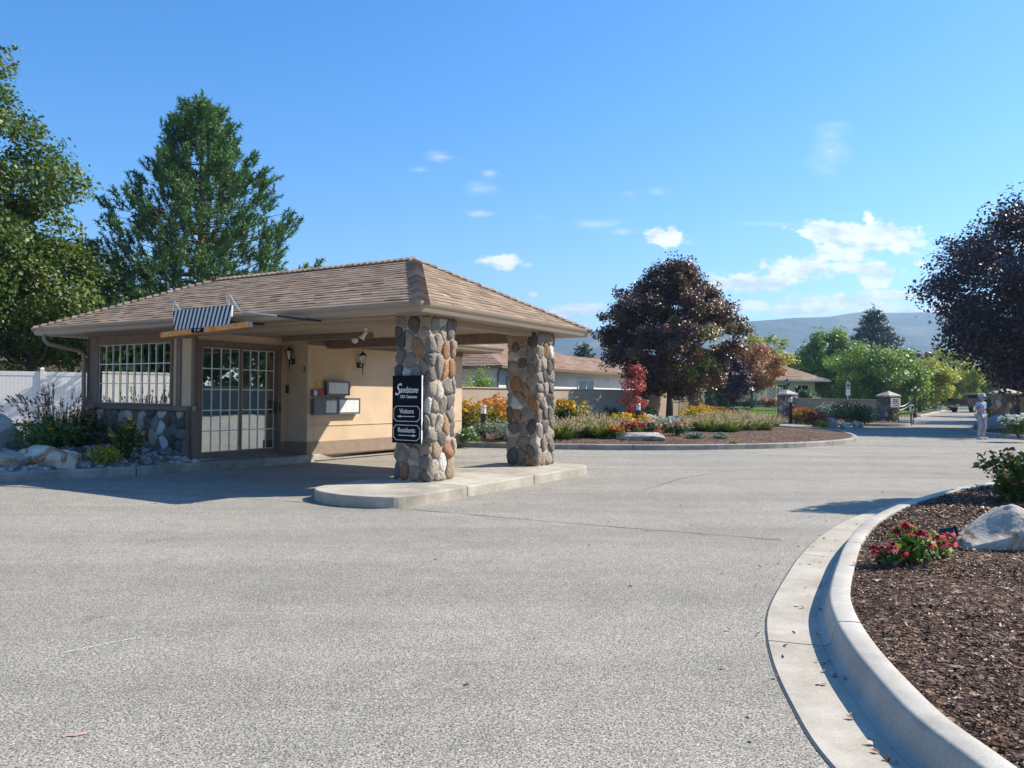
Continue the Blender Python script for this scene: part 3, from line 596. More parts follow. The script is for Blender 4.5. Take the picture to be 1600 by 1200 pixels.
strip('paint_mark',[(-1.84,3.28),(-1.77,3.31)],.035,'faded_red',seed=8,jit=.004)
# hills
def hills():
    rs=np.random.default_rng(3); D=1900.
    prof=[(-700,500),(-200,515),(300,522),(700,520),(860,521),(925,518),(1040,509),(1110,505),(1158,503),(1206,500),(1281,494),(1337,488),(1386,489),(1403,488),(1469,486),(1560,484),(1700,480),(2000,492),(2500,505),(3300,520)]
    ds=[at(px,py,D) for px,py in prof]; xs=np.array([p.x for p in ds]); zs=np.array([p.z for p in ds])
    nx,ny=260,14; X=np.linspace(-2400,3300,nx); Z=np.interp(X,xs,zs); Z=Z+ (np.interp(X,X[::4],rs.normal(size=len(X[::4])))*1.4)
    V=[];Fq=[]
    from mathutils import noise as mn
    for j in range(ny):
        f=j/(ny-1); y=D-900*(1-f) if f<1 else D
        for i in range(nx):
            k=f**1.5; z=Z[i]*k+mn.noise(Vector((X[i]*.004,y*.006,0)))*26*math.sin(PI*min(1,f))*(1-f)*2; V.append((X[i],y,max(z,-.02 if j==0 else 0.5)))
    for i in range(nx): V.append((X[i],D+500,-5))
    for j in range(ny):
        for i in range(nx-1): a=j*nx+i; Fq.append((a,a+1,a+nx+1,a+nx))
    me=bpy.data.meshes.new('hills'); me.from_pydata(V,[],Fq); me.polygons.foreach_set('use_smooth',[True]*len(me.polygons)); tag(link('hills',me,'hill_forest'),kind='structure')
hills()
def debris():
    rs=np.random.default_rng(77); L=[]
    idx=rs.integers(8,70,90); off=offset(K2,1.)-K2
    for i in idx:
        i=min(i,len(K2)-1); q=K2[i]+off[i]*rs.choice([rs.uniform(.21,.34),rs.uniform(.2,.9)])+rs.normal(size=2)*.05; L.append((q[0],q[1],.018))
    for _ in range(110): L.append((rs.uniform(-9,9),rs.uniform(3.5,20),.008))
    P=np.array(L); V,Fc=leaf_arrays(P,rs.uniform(.018,.05,len(P)),.6,updir=2.5,rs=rs); o=npmesh('fallen_leaves',V,Fc,rep(rs.random(len(P))),'bark_chips'); tag(o,'dry leaf bits blown over the asphalt and along the kerb','leaf litter',kind='stuff')
debris()
# ================================================================= GATEHOUSE (local frame: x = along the lane, y = across towards the building)
GH=empty('gatehouse',ORG,ROTZ,'tan stucco gatehouse with a brown hipped roof carried over the lane on two stone piers','gatehouse')
ZS=2.60
def wallbox(m,a0,b0,a1,b1,z0,z1): m.box(a0,b0,z0,a1,b1,z1)
m=MB(); t=.18
# front wall with window opening (b 6.56..9.10, z 1.18..2.47)
m.box(.41,9.10,.10,.41+t,9.385,ZS); m.box(.41,5.93,1.10,.41+t,6.56,ZS); m.box(.41,6.56,2.47,.41+t,9.10,ZS); m.box(.41,5.93,.10,.41+t,9.10,1.10)
# door wall b=5.93, opening a .46..2.49 z .17..2.43
m.box(.592,5.932,2.45,2.73,5.93+t,ZS); m.box(2.52,5.93,.10,2.732,5.93+t,2.448); 
# recess return and long lit wall
m.box(2.733,5.33,.10,2.733+t,6.2,ZS); m.box(2.92,5.33,.10,8.4,5.33+t,ZS)
m.box(.60,9.2,.10,8.4,9.385,ZS); m.box(8.22,5.52,.10,8.4,9.19,ZS); m.box(5.2,5.53,.10,5.35,9.19,ZS)
m.build('wall','stucco',GH)
m=MB(); m.box(.62,5.95,.09,5.18,9.18,.13); m.build('inner_floor','interior',GH)
m=MB(); m.box(3.3,6.6,.14,5.18,9.1,1.1); m.box(.9,8.2,.8,1.5,9.1,.86); m.box(2.2,7.6,.14,2.7,8.3,1.2); m.build('counter','interior',GH)
m=MB()
for i in range(30): m.box(.66,6.66+i*.052,1.22,.675,6.70+i*.052,2.44)
m.build('window_blind','blind',GH); m=MB()
for i in range(5): m.box(.66,8.78+i*.055,1.22,.675,8.82+i*.055,2.44)
m.build('window_blind','blind',GH)
# stone base under window
rs=np.random.default_rng(21); m=MB(); m.box(.35,5.99,.08,.405,9.36,1.09,.3)
stones_mesh(m,stone_cells(3.36,.98,62,rs),lambda u,v,d:(.352-d,9.36-u,.10+v),rs,depth=.05,tints=[.05,.1,.14,.2,.25,.3,.36,.55,.6,.9,1.]); m.build('stone_base','stones',GH,smooth=True)
m=MB(); m.box(.275,5.96,1.092,.45,9.40,1.175); m.box(.30,5.955,.12,.59,5.995,1.09); m.box(.36,9.39,.1,.59,9.41,ZS-.01); m.box(.39,5.905,1.18,.47,5.99,ZS-.01); m.box(.385,6.30,1.18,.408,6.44,2.47)
m.box(.385,9.11,1.18,.409,9.384,ZS-.01); m.box(.355,5.86,.12,.459,5.929,1.088); m.build('sill_and_corner_trim','brown_trim',GH)
m=MB(); m.box(2.70,5.31,.13,2.731,5.93,.41); m.box(2.70,5.30,.13,8.42,5.328,.41); m.box(2.525,5.905,.13,2.70,5.928,.41); m.build('base_trim','base_trim',GH)
m=MB(); m.box(2.74,5.313,.745,8.4,5.329,.757); m.build('wall_seam','stucco',GH)
m=MB(); m.box(.395,5.99,2.475,.409,9.11,2.53); m.box(.40,5.93,2.53,.409,9.38,ZS-.002); m.box(2.72,5.315,ZS-.13,8.4,5.329,ZS-.002); m.build('head_trim','brown_trim',GH)
# window
m=MB(); fr=.06
for (b0,b1,z0,z1) in ((6.56,6.56+fr,1.18,2.47),(9.10-fr,9.10,1.18,2.47),(6.56+fr,9.10-fr,1.18,1.18+.035),(6.56+fr,9.10-fr,2.47-fr,2.47)): m.box(.375,b0,z0,.47,b1,z1)
wd=m.build('window','brown_trim',GH)
m=MB(); m.box(.425,6.62,1.215,.431,9.04,2.41); m.build('pane','window_glass',wd)
m=MB(); y0,y1,z0,z1=6.62,9.04,1.215,2.41
for i in range(11): y=y0+(y1-y0)*i/10; m.box(.405,y-.009,z0,.415,y+.009,z1)
for i in range(4): z=z0+(z1-z0)*i/3; m.box(.402,y0-.008,z-.009,.404,y1+.008,z+.009)
m.build('glazing_grid','white_paint',wd)
# sliding door
m=MB(); A0,A1,Z0,Z1=.46,2.52,.17,2.445; bf=5.885
m.box(A0,bf,Z0,A0+.075,6.0,Z1); m.box(A1-.075,bf,Z0,A1,6.0,Z1); m.box(A0+.075,bf,Z1-.085,A1-.075,6.0,Z1); m.box(A0+.075,bf,Z0,A1-.075,6.0,Z0+.03)
dr=m.build('sliding_door','brown_trim',GH)
for k,(p0,p1,yy) in enumerate(((A0+.075,1.52,5.925),(1.50,A1-.075,5.955))):
    m=MB(); s=.06; zz0,zz1=Z0+.032,Z1-.087
    m.box(p0,yy,zz0,p0+s,yy+.03,zz1); m.box(p1-s,yy,zz0,p1,yy+.03,zz1); m.box(p0+s,yy,zz0,p1-s,yy+.03,zz0+.085); m.box(p0+s,yy,zz1-.045,p1-s,yy+.03,zz1); m.build('door_leaf','brown_trim',dr)
    m=MB(); m.box(p0+s,yy+.014,zz0+.085,p1-s,yy+.018,zz1-.045); m.build('door_pane','window_glass',dr)
    m=MB(); x0,x1,q0,q1=p0+s,p1-s,zz0+.085,zz1-.045
    for i in range(5): x=x0+(x1-x0)*i/4; m.box(x-.010,yy+.004,q0,x+.010,yy+.011,q1)
    for i in range(6): z=q0+(q1-q0)*i/5; m.box(x0-.004,yy+.001,z-.010,x1+.004,yy+.0035,z+.010)
    m.build('door_grid','white_paint',dr)
m=MB(); m.box(2.345,5.87,1.02,2.365,5.925,1.28); m.box(2.47,5.86,1.05,2.49,5.884,1.25); m.build('door_handle','black_iron',dr)
m=MB(); m.box(.44,5.80,.135,2.54,5.88,.168); m.build('door_threshold','silver',dr)
# ceilings, beams
m=MB(); m.box(-.40,-.12,ZS,4.86,9.88,ZS+.02); m.box(4.86,4.62,ZS+.001,9.2,9.88,ZS+.021); m.build('soffit','soffit_paint',GH)
m=MB(); m.box(.06,.68,2.50,.30,5.925,ZS-.003); m.box(.69,.12,2.51,3.19,.34,ZS-.003); m.box(-.2,.5,ZS-.04,.058,5.0,ZS-.004); m.build('front_beam','soffit_paint',GH)
m=MB(); m.box(3.30,.69,2.42,3.54,5.328,ZS-.004); m.box(2.0,3.0,2.5,2.16,5.32,ZS-.004); m.build('cross_beam','beam_paint',GH)
# piers
for i,(a0,sd) in enumerate(((0.,31),(3.2,47))):
    m=pillar_mesh(.68,.15,ZS-.002,122,sd,depth=.050,inset=.04); 
    for k in range(len(m.v)): v=m.v[k]; m.v[k]=(v[0]+a0,v[1],v[2])
    pr=m.build('stone_pier','stones',GH,smooth=True)
    c=MB(); c.box(a0+.035,.035,.15,a0+.645,.645,ZS-.003); c.build('mortar_core','mortar',pr)
# roof faces built from laid shingle tabs
def shingle_face(mb,P0,P1,inward,run,rise,trim0,trim1,rs,expo=.142,tabs=(.2,.36),th=(.013,.015),tint0=0):
    """P0->P1 eave; inward = horizontal unit normal into the roof; trimK: how fast each end closes with horizontal distance"""
    e=(P1-P0); Lh=e.length; e=e/Lh; sl=math.hypot(run,rise); U=(inward*run+Vector((0,0,rise)))/sl; Nn=e.cross(U)
    if Nn.z<0: Nn=-Nn
    rows=int(sl/expo)+1
    for r in range(rows):
        d0=r*expo; d1=min(sl,d0+expo*1.25); 
        if d0>=sl: break
        h0=d0*run/sl; h1=d1*run/sl; u=trim0*h0-rs.random()*.25; rt=rs.normal()*.03
        while u<Lh-trim1*h0:
            w=rs.uniform(*tabs); u1=u+w; q=[]
            lo0,hi0,lo1,hi1=trim0*h0,Lh-trim1*h0,trim0*h1,Lh-trim1*h1
            a0,b0=max(u,lo0),min(u1,hi0); a1,b1=min(max(u,lo1),hi1),max(min(u1,hi1),lo1)
            if b0>a0+.004:
                tt=rs.uniform(*th)*(1.45 if rs.random()<.22 else 1.) ; dd=rs.normal()*.0012; tn=float(np.clip(rs.normal(.5,.16)+rt+tint0,0,1))
                B0=P0+e*a0+U*(d0+dd); B1=P0+e*b0+U*(d0+dd); T0=P0+e*a1+U*d1; T1=P0+e*b1+U*d1
                mb.add([B0,B1,B1+Nn*tt,B0+Nn*tt,T1+Nn*.004,T0+Nn*.004],[(0,1,2,3),(3,2,4,5),(0,3,5),(1,4,2)],tn)
            u=u1+.004
def hip_caps(mb,Pa,Pb,rs,n1,n2,w=.14,step=.15,lift=.022):
    d=Pb-Pa; L=d.length; d/=L; k=int(L/step)
    for i in range(k):
        c0=Pa+d*(i*step); c1=Pa+d*min(L,i*step+step*1.12); t0=lift+rs.uniform(.014,.02); t1=.006; s1=n1*w-Vector((0,0,1))*w*.30; s2=n2*w-Vector((0,0,1))*w*.30; up=Vector((0,0,1)); tn=float(np.clip(rs.normal(.5,.18),0,1)); 
        mb.add([c0+s1,c0+s1+up*t0,c0+up*(t0+.02),c0+s2+up*t0,c0+s2,c1+s1+up*t1,c1+up*(t1+.02),c1+s2+up*t1],[(0,1,2),(0,2,4),(4,2,3),(1,5,6,2),(2,6,7,3),(0,5,1),(4,3,7)],tn)
def hip_roof(a0,b0,a1,b1,z,rise,end,seed=1,expo=.19):
    """ridge along y (b); end = plan length of each hip along the ridge"""
    rs=np.random.default_rng(seed); run=(a1-a0)/2; mb=MB(); c=[Vector((a0,b0,z)),Vector((a1,b0,z)),Vector((a1,b1,z)),Vector((a0,b1,z))]
    am=(a0+a1)/2; p1=Vector((am,b0+end,z+rise)); p2=Vector((am,b1-end,z+rise)); dn=Vector((0,0,.02)); k=end/run
    mb.add([x-dn for x in c]+[p1-dn,p2-dn],[(0,4,5,3),(0,1,4),(1,2,5,4),(2,3,5)],.3)
    shingle_face(mb,c[0],c[3],Vector((1,0,0)),run,rise,k,k,rs,expo); shingle_face(mb,c[0],c[1],Vector((0,1,0)),end,rise,1/k,1/k,rs,expo)
    shingle_face(mb,c[1],c[2],Vector((-1,0,0)),run,rise,k,k,rs,expo); shingle_face(mb,c[3],c[2],Vector((0,-1,0)),end,rise,1/k,1/k,rs,expo)
    for q,p in ((c[0],p1),(c[1],p1),(c[2],p2),(c[3],p2)):
        d=(p-q).normalized(); dh=Vector((d.x,d.y,0)).normalized(); sd=Vector((-dh.y,dh.x,0)); hip_caps(mb,q,p,rs,sd,-sd)
    hip_caps(mb,p1,p2,rs,Vector((1,0,0)),Vector((-1,0,0)))
    return mb
mb=hip_roof(-.47,-.18,4.93,9.94,2.735,1.20,2.28,seed=4,expo=.155); mb.build('roof','shingle',GH)
mb=MB(); rs=np.random.default_rng(8); c=[Vector((4.0,4.55,2.733)),Vector((9.25,4.55,2.733)),Vector((9.25,9.93,2.733)),Vector((4.0,9.93,2.733))]
run=2.69; mb.add([c[0],c[1],Vector((9.25-run,7.24,3.93)),Vector((2.6,7.24,3.93)),c[2],c[3]],[(0,1,2,3),(1,4,2),(4,5,3,2)],.3)
shingle_face(mb,c[0],c[1],Vector((0,1,0)),run,1.2,0,1,rs,.2,tabs=(.3,.6)); shingle_face(mb,c[1],c[2],Vector((-1,0,0)),run,1.2,1,1,rs,.2,tabs=(.3,.6)); mb.build('rear_roof','shingle',GH)
# gutters: K profile all round
def ring(name,a0,b0,a1,b1,prof,mat,parent):
    mb=MB(); n=len(prof)
    for (ca,cb,sa,sb) in ((a0,b0,-1,-1),(a1,b0,1,-1),(a1,b1,1,1),(a0,b1,-1,1)):
        for o,z in prof: mb.v.append((ca+sa*o,cb+sb*o,z)); mb.t.append(.5)
    for c_ in range(4):
        for j in range(n-1):
            a=c_*n+j; b=((c_+1)%4)*n+j; mb.f.append((a,b,b+1,a+1))
    return mb.build(name,mat,parent)
gp=[(-.10,2.60),(-.02,2.598),(.0,2.60),(.015,2.61),(.035,2.665),(.055,2.69),(.068,2.715),(.072,2.75),(.060,2.752),(.052,2.72),(-.02,2.70),(-.10,2.70)]
ring('gutter',-.44,-.15,4.90,9.91,gp,'gutter_paint',GH)
ring('rear_gutter',4.5,4.58,9.2,9.90,[(o,z-.004) for o,z in gp],'gutter_paint',GH)
m=MB(); m.tube([(-.42,9.62,2.60),(-.42,9.62,2.50),(-.36,9.60,2.42),(.22,9.46,2.30),(.30,9.44,2.22),(.31,9.43,1.2),(.31,9.43,.16),(.22,9.44,.12)],.042,8); m.build('downspout','gutter_paint',GH,smooth=True)
# small paved step in front of the door
m=MB(); m.prism([(.30,5.93),(.30,5.66),(1.27,5.36),(2.3,5.19),(2.72,5.18),(2.88,5.38),(2.73,5.4),(2.73,5.93)],.02,.132)
m.prism([(2.88,5.38),(4.62,5.72),(6.1,5.9),(6.1,5.2),(2.9,5.2)],.02,.03); o=m.build('door_step','old_concrete',None,ORG,ROTZ); tag(o,kind='structure')
# traffic island
pl=catmull([(-1.0,1.02),(-1.35,.92),(-1.60,.62),(-1.72,.2),(-1.70,-.2),(-1.55,-.56),(-1.25,-.70),(-.8,-.72)],5); isl=[tuple(p) for p in pl]+[(1.2,-.715),(3.5,-.71)]+[tuple(p) for p in catmull([(3.8,-.69),(4.1,-.52),(4.22,-.2),(4.24,.5),(4.1,.9),(3.8,1.03)],4)]+[(1.2,1.03)]
m=MB(); 
def split(poly,lo,hi):
    P=[np.array(p) for p in poly]; P=clip_poly(P,np.array([-1.,0]),-lo); P=clip_poly(P,np.array([1.,0]),hi); return P
for lo,hi in ((-3,-.05),(-.038,1.85),(1.862,5)): m.prism([tuple(p) for p in split(isl,lo,hi)],-.02,.15)
o=m.build('traffic_island','island_top',None,ORG,ROTZ,bevel=.018); tag(o,kind='structure')
# ---------------------------------------------------------------- fittings on the gatehouse
def gl(a,b,z=0): return W(a,b,z)
def text(body,size,mat,parent,loc,rot,name='lettering',shear=0.,extrude=.0015,align='CENTER',sx=1.,bold=0.):
    cu=bpy.data.curves.new(name,'FONT'); cu.body=body; cu.size=size; cu.extrude=extrude; cu.shear=shear; cu.align_x=align; cu.align_y='CENTER'; cu.offset=bold
    o=bpy.data.objects.new('tmp',cu); COL.objects.link(o); bpy.context.view_layer.update(); me=bpy.data.meshes.new_from_object(o.evaluated_get(bpy.context.evaluated_depsgraph_get())); bpy.data.objects.remove(o)
    r=link(name,me,mat,parent,loc,rot); r.scale=(sx,1,1); return r
# entrance sign on the near face of the first pier; child frame: x across (towards -b), z up, facing -a
SG=empty('direction_sign',gl(-.075,.355,1.215),ROTZ,'tall black direction sign fixed to the near stone pier','sign')
m=MB(); m.box(-.012,-.275,-.50,.012,.275,.50); m.build('sign_board','sign_black',SG,bevel=.003)
m=MB(); m.box(-.013,-.2785,-.50,.014,-.2755,.50); m.build('board_edge','white_paint',SG)
fr_=(PI/2,0,-PI/2)
def border(m,cz,w,h,t=.008,ch=.05,x=-.0135):
    o=[(-w,-h+ch),(-w+ch,-h),(w-ch,-h),(w,-h+ch),(w,h-ch),(w-ch,h),(-w+ch,h),(-w,h-ch)]; i=[(a*(1-t/w),b*(1-t/h)) for a,b in o]
    for k in range(8): 
        j=(k+1)%8; q=[o[k],o[j],i[j],i[k]]; m.add([(x,a,cz+b) for a,b in q]+[(x+.002,a,cz+b) for a,b in q],[(0,1,2,3),(7,6,5,4),(0,4,5,1),(3,2,6,7)])
def arrow(m,cz,dirn,x=-.0135):
    m.box(x,-.15,cz-.0055,x+.002,.15,cz+.0055); s=dirn; m.add([(x,s*.19,cz),(x,s*.11,cz+.018),(x,s*.11,cz-.018),(x+.002,s*.19,cz),(x+.002,s*.11,cz+.018),(x+.002,s*.11,cz-.018)],[(0,1,2),(5,4,3),(0,3,4,1),(0,2,5,3),(1,4,5,2)])
m=MB(); border(m,-.065,.25,.115); border(m,-.345,.25,.115); arrow(m,-.105,1); arrow(m,-.385,-1); m.build('arrows_and_borders','letter_silver',SG)
text('S',.25,'letter_silver',SG,(-.0135,.185,.285),fr_,shear=.45,sx=.8,bold=.002); text('andstone',.135,'letter_silver',SG,(-.0135,-.035,.285),fr_,shear=.4,sx=.68,bold=.0015)
text('1201 Cameron',.062,'letter_silver',SG,(-.0135,-.03,.185),fr_,sx=.85,bold=.0012); text('Visitors',.098,'letter_silver',SG,(-.0135,0,-.03),fr_,sx=.9,bold=.001); text('Residents',.098,'letter_silver',SG,(-.0135,0,-.31),fr_,sx=.86,bold=.001)
# hanging clearance bar
CB=empty('clearance_bar',gl(-.62,0,0),ROTZ,'striped board and worn orange height bar hung from bent pipes under the eave','height bar')
m=MB(); m.add([(0,5.10,2.52),(0,3.62,2.56),(0,3.60,2.88),(0,5.14,2.86),(.03,5.10,2.52),(.03,3.62,2.56),(.03,3.60,2.88),(.03,5.14,2.86)],[(0,1,2,3),(7,6,5,4),(0,4,5,1),(2,6,7,3),(1,5,6,2),(0,3,7,4)]); m.build('striped_board','stripe_board',CB)
m=MB(); m.add([(0,5.48,2.40),(0,3.20,2.50),(0,3.20,2.59),(0,5.48,2.49),(.09,5.48,2.40),(.09,3.20,2.50),(.09,3.20,2.59),(.09,5.48,2.49)],[(0,1,2,3),(7,6,5,4),(2,6,7,3),(0,3,7,4)]); bar=m.build('height_bar','worn_orange',CB)
m=MB(); m.add([(0,5.48,2.40),(0,3.20,2.50),(.09,3.20,2.50),(.09,5.48,2.40)],[(0,3,2,1)]); m.build('bar_underside','bright_orange',bar)
m=MB(); m.add([(0,3.198,2.50),(.09,3.198,2.50),(.09,3.198,2.59),(0,3.198,2.59)],[(0,1,2,3)]); m.build('bar_end','cap_stone',bar)
m=MB(); m.box(-.006,4.30,2.452,-.001,4.62,2.532); pl_=m.build('height_plate','sign_black',bar); text("8' 10\"",.066,'letter_silver',bar,(-.0075,4.46,2.492),fr_,sx=1.05)
for yy,zt in ((5.02,2.5),(3.68,2.55)):
    m=MB(); m.tube([(.015,yy,zt-.06),(.015,yy,zt+.5)],.008,6); m.build('hanger_rod','silver',CB)
for pts,sock in (([(.015,3.70,2.86),(.015,3.77,3.06),(.015,3.73,3.09),(.02,3.66,3.02),(.02,3.44,2.78),(.02,3.36,2.755),(.02,2.54,2.65)],[(.02,2.54,2.65),(.07,2.08,2.585),(.30,1.88,2.565)]),([(.015,5.13,2.80),(.015,5.17,2.99),(.015,5.13,3.02),(.02,5.06,2.94),(.03,4.83,2.76),(.05,3.9,2.66)],[(.05,3.9,2.66),(.09,3.6,2.60),(.32,3.2,2.565)])):
    m=MB(); m.tube(pts,.014,8); m.build('bent_pipe','silver',CB,smooth=True)
    m=MB(); m.tube(sock,.017,8); m.build('pipe_socket','black_iron',CB)
# wall lanterns
def lantern(a,b,z,out,label):
    r=empty('wall_lantern',gl(a,b,z),ROTZ,label,'wall lantern','black lanterns on the gatehouse walls'); ox,oy=out
    m=MB(); m.box(-.03+ox*.02-(.0 if ox else .015),-.03+oy*.02,-.13,.03+ox*.02,.03+oy*.02,.0); m.build('back_plate','black_iron',r,bevel=.01)
    c=(ox*.14,oy*.14,0); m=MB(); m.tube([(0,0,-.08),(ox*.06,oy*.06,-.13),(ox*.12,oy*.12,-.10),(c[0],c[1],-.06)],.012,7); m.tube([(c[0],c[1],-.30),(c[0],c[1],-.05)],[.006,.016],7); m.build('bracket','black_iron',r,smooth=True)
    m=MB(); m.lathe([(.03,-.06),(.045,-.05),(.045,-.035)],c,6); m.lathe([(.085,.155),(.095,.16),(.05,.205),(.02,.22),(.022,.235),(.006,.25),(.004,.275)],c,6)
    for k in range(6):
        an=2*PI*k/6; m.tube([(c[0]+.042*math.cos(an),c[1]+.042*math.sin(an),-.04),(c[0]+.08*math.cos(an),c[1]+.08*math.sin(an),.16)],.004,4)
    m.build('cage','black_iron',r); m=MB(); m.lathe([(.036,-.035),(.072,.155)],c,6); m.build('lamp_glass','lamp_glass',r); m=MB(); m.lathe([(.012,-.03),(.02,.0),(.022,.06),(.008,.10)],c,8); m.build('candle_bulb','glass_white',r,smooth=True)
lantern(4.28,5.328,2.16,(0,-1),'black wall lantern on the long panelled wall, above the notice cases')
lantern(2.73,5.73,2.19,(-1,0),'black wall lantern on the narrow return wall right of the sliding door')
def ghobj(name,a,b,z,label,cat,group=None): return empty(name,gl(a,b,z),ROTZ,label,cat,group)
# notice cases
def case(a0,a1,z0,z1,p0,p1,label,mat='grey_metal'):
    r=ghobj('notice_case',a0,5.328,z0,label,'notice case','notice cases on the gatehouse wall'); w=a1-a0; h=z1-z0
    m=MB(); m.box(0,-.10,0,w,0,h); m.build('case_body',mat,r,bevel=.006)
    m=MB(); fw=.035
    for q in ((0,0,w,fw),(0,h-fw,w,h),(0,fw,fw,h-fw),(w-fw,fw,w,h-fw)): m.box(q[0],-.115,q[1],q[2],-.10,q[3])
    m.build('case_frame','grey_metal',r)
    m=MB(); m.box(p0*w,-.108,fw+.005,p1*w,-.104,h-fw-.005); m.build('notice_sheet','paper_list',r); return r
case(3.20,3.90,1.40,1.72,.08,.93,'upper grey notice case with a white list, above the other two')
case(2.83,3.53,.985,1.33,.50,.97,'lower left dark notice case, half of it bare metal beside a short list')
case(3.54,4.24,.99,1.345,.07,.94,'lower right notice case with a full white sheet in sunlight')
o=ghobj('yellow_notice',2.98,5.328,1.58,'small yellow notice on the wall above the red call box','notice'); m=MB(); m.box(0,-.02,0,.13,0,.14); m.build('plate','yellow_paper',o,bevel=.004)
o=ghobj('call_box',2.83,5.328,1.38,'small red and grey call box beside the notice cases','call box'); m=MB(); m.box(0,-.07,0,.33,0,.14); m.build('box_body','grey_metal',o,bevel=.008); m=MB(); m.box(.16,-.082,.015,.31,-.071,.125); m.build('red_panel','red_paint',o); m=MB(); m.box(.02,-.08,.02,.1,-.071,.12); m.build('keypad','paper_list',o)
o=ghobj('intercom',2.728,5.95,1.44,'small black intercom box on the return wall by the sliding door','intercom'); m=MB(); m.box(-.05,-.07,0,0,.07,.18); m.build('box_body','black_iron',o,bevel=.008); m=MB(); m.lathe([(.03,0),(.03,.01)],(-.06,0,.12),10); m.build('button','grey_metal',o)
o=ghobj('house_number',2.728,5.42,1.86,'small dark number plate on the edge of the return wall','number plate'); text('3',.17,'brown_trim',o,(-.006,0,.08),fr_,name='digit',extrude=.006,bold=.006)
# floodlight and sensor
o=ghobj('floodlight',1.34,2.46,ZS-.002,'white floodlight pointing down from the lane ceiling','floodlight'); m=MB(); m.lathe([(.05,-.02),(.05,0)],(0,0,0),12); m.build('mount','white_paint',o); m=MB(); m.tube([(0,0,-.02),(.02,0,-.09)],.018,8); m.build('stem','white_paint',o)
m=MB(); m.tube([(.03,-.02,-.07),(0,.03,-.13),(-.03,.07,-.20),(-.045,.09,-.235)],[.03,.04,.05,.085],12); m.build('lamp_head','white_paint',o,smooth=True); o.scale=(.78,.78,.78)
o=ghobj('ceiling_sensor',2.08,3.4,2.498,'small white sensor under the crossing beam','sensor'); m=MB(); m.box(-.04,-.05,-.07,.04,.05,0); m.build('sensor_body','white_paint',o,bevel=.008); m=MB(); m.lathe([(.005,-.10),(.03,-.085),(.035,-.07)],(0,0,0),10); m.build('lens','glass_white',o)
# ================================================================= PERIMETER WALLS, PIERS, GATES
def seg_wall(name,P,Q,h0,h1,z0,label,th=.22,mat='wall_stucco',cap=True,group=None):
    P=Vector((*P,0));Q=Vector((*Q,0)); d=Q-P; L=d.length; an=math.atan2(d.y,d.x); r=empty(name,(P.x,P.y,z0),an,label,'wall',group)
    m=MB(); n=max(1,int(L/6)); 
    for i in range(n):
        a=L*i/n; b=L*(i+1)/n-.006; ha=h0+(h1-h0)*i/n; hb=h0+(h1-h0)*(i+1)/n; m.add([(a,-th/2,0),(b,-th/2,0),(b,th/2,0),(a,th/2,0),(a,-th/2,ha),(b,-th/2,hb),(b,th/2,hb),(a,th/2,ha)],[(0,3,2,1),(4,5,6,7),(0,1,5,4),(1,2,6,5),(2,3,7,6),(3,0,4,7)])
    m.build('wall_panel',mat,r)
    if cap:
        m=MB(); m.add([(0,-th*.68,h0+.002),(L,-th*.68,h1+.002),(L,th*.68,h1+.002),(0,th*.68,h0+.002),(0,-th*.68,h0+.06),(L,-th*.68,h1+.06),(L,th*.68,h1+.06),(0,th*.68,h0+.06)],[(0,3,2,1),(4,5,6,7),(0,1,5,4),(1,2,6,5),(2,3,7,6),(3,0,4,7)]); m.build('coping',mat,r,bevel=.01)
    return r
def gate_pier(x,y,s,h,rot,seed,label,lamp=True,cap=1.14):
    r=empty('gate_pier',(x,y,0),rot,label,'gate pier','stone gate piers'); m=pillar_mesh(s,.0,h,50,seed,depth=.05,tints=[.05,.1,.15,.2,.25,.3,.36,.42,.5,.6,.93])
    for k in range(len(m.v)): v=m.v[k]; m.v[k]=(v[0]-s/2,v[1]-s/2,v[2])
    m.box(-s/2+.05,-s/2+.05,0,s/2-.05,s/2-.05,h-.004,.18); m.build('stonework','stones',r,smooth=False)
    m=MB(); q=s*cap*.7071; m.lathe([(q*.93,h),(q,h+.02),(q,h+.09),(q*.93,h+.11),(q*.16,h+.30),(q*.12,h+.31)],(0,0,0),4,sq=True); m.build('cap','cap_stone',r)
    if lamp: lamp_lantern(x,y,h+.31,label)
    return r
LAMPS={}
def lamp_lantern(x,y,z,label):
    r=empty('pier_lantern',(x,y,z-.02),0,'black lantern on top of the '+label.split(',')[0].replace('stone ',''),'lantern','lanterns on the gate piers')
    m=MB(); m.lathe([(.07,-.02),(.05,.02),(.02,.05),(.025,.14),(.015,.20),(.06,.24),(.08,.26)],(0,0,0),8); m.build('stem','black_iron',r)
    m=MB(); m.lathe([(.19,.56),(.20,.575),(.09,.66),(.03,.70),(.03,.73),(.008,.76),(.006,.82)],(0,0,0),6)
    for k in range(6): a=2*PI*k/6; m.tube([(.08*math.cos(a),.08*math.sin(a),.26),(.17*math.cos(a),.17*math.sin(a),.56)],.016,4)
    m.build('cage','black_iron',r); m=MB(); m.lathe([(.07,.262),(.155,.555)],(0,0,0),6); m.build('lamp_glass','lamp_glass',r); m=MB(); m.lathe([(.02,.26),(.03,.4),(.01,.45)],(0,0,0),8); m.build('bulb','glass_white',r); r.scale=(1.15,1.15,1.0)
PC=at(1388,640,42.3); PM=at(1230,640,48.5); PL=at(1086,640,46.); PR=at(1571,640,42.8)
gate_pier(PC.x,PC.y,.78,1.52,.42,61,'stone gate pier with the white notice, left of the road')
gate_pier(PM.x,PM.y,.78,1.60,.42,62,'stone gate pier at the left end of the low wall')
gate_pier(PL.x,PL.y,.8,1.75,.42,63,'farthest stone gate pier, right of the maple',lamp=False)
gate_pier(PR.x,PR.y,1.0,1.72,.42,64,'wide stone gate pier under the dark maple, right of the road',lamp=False)
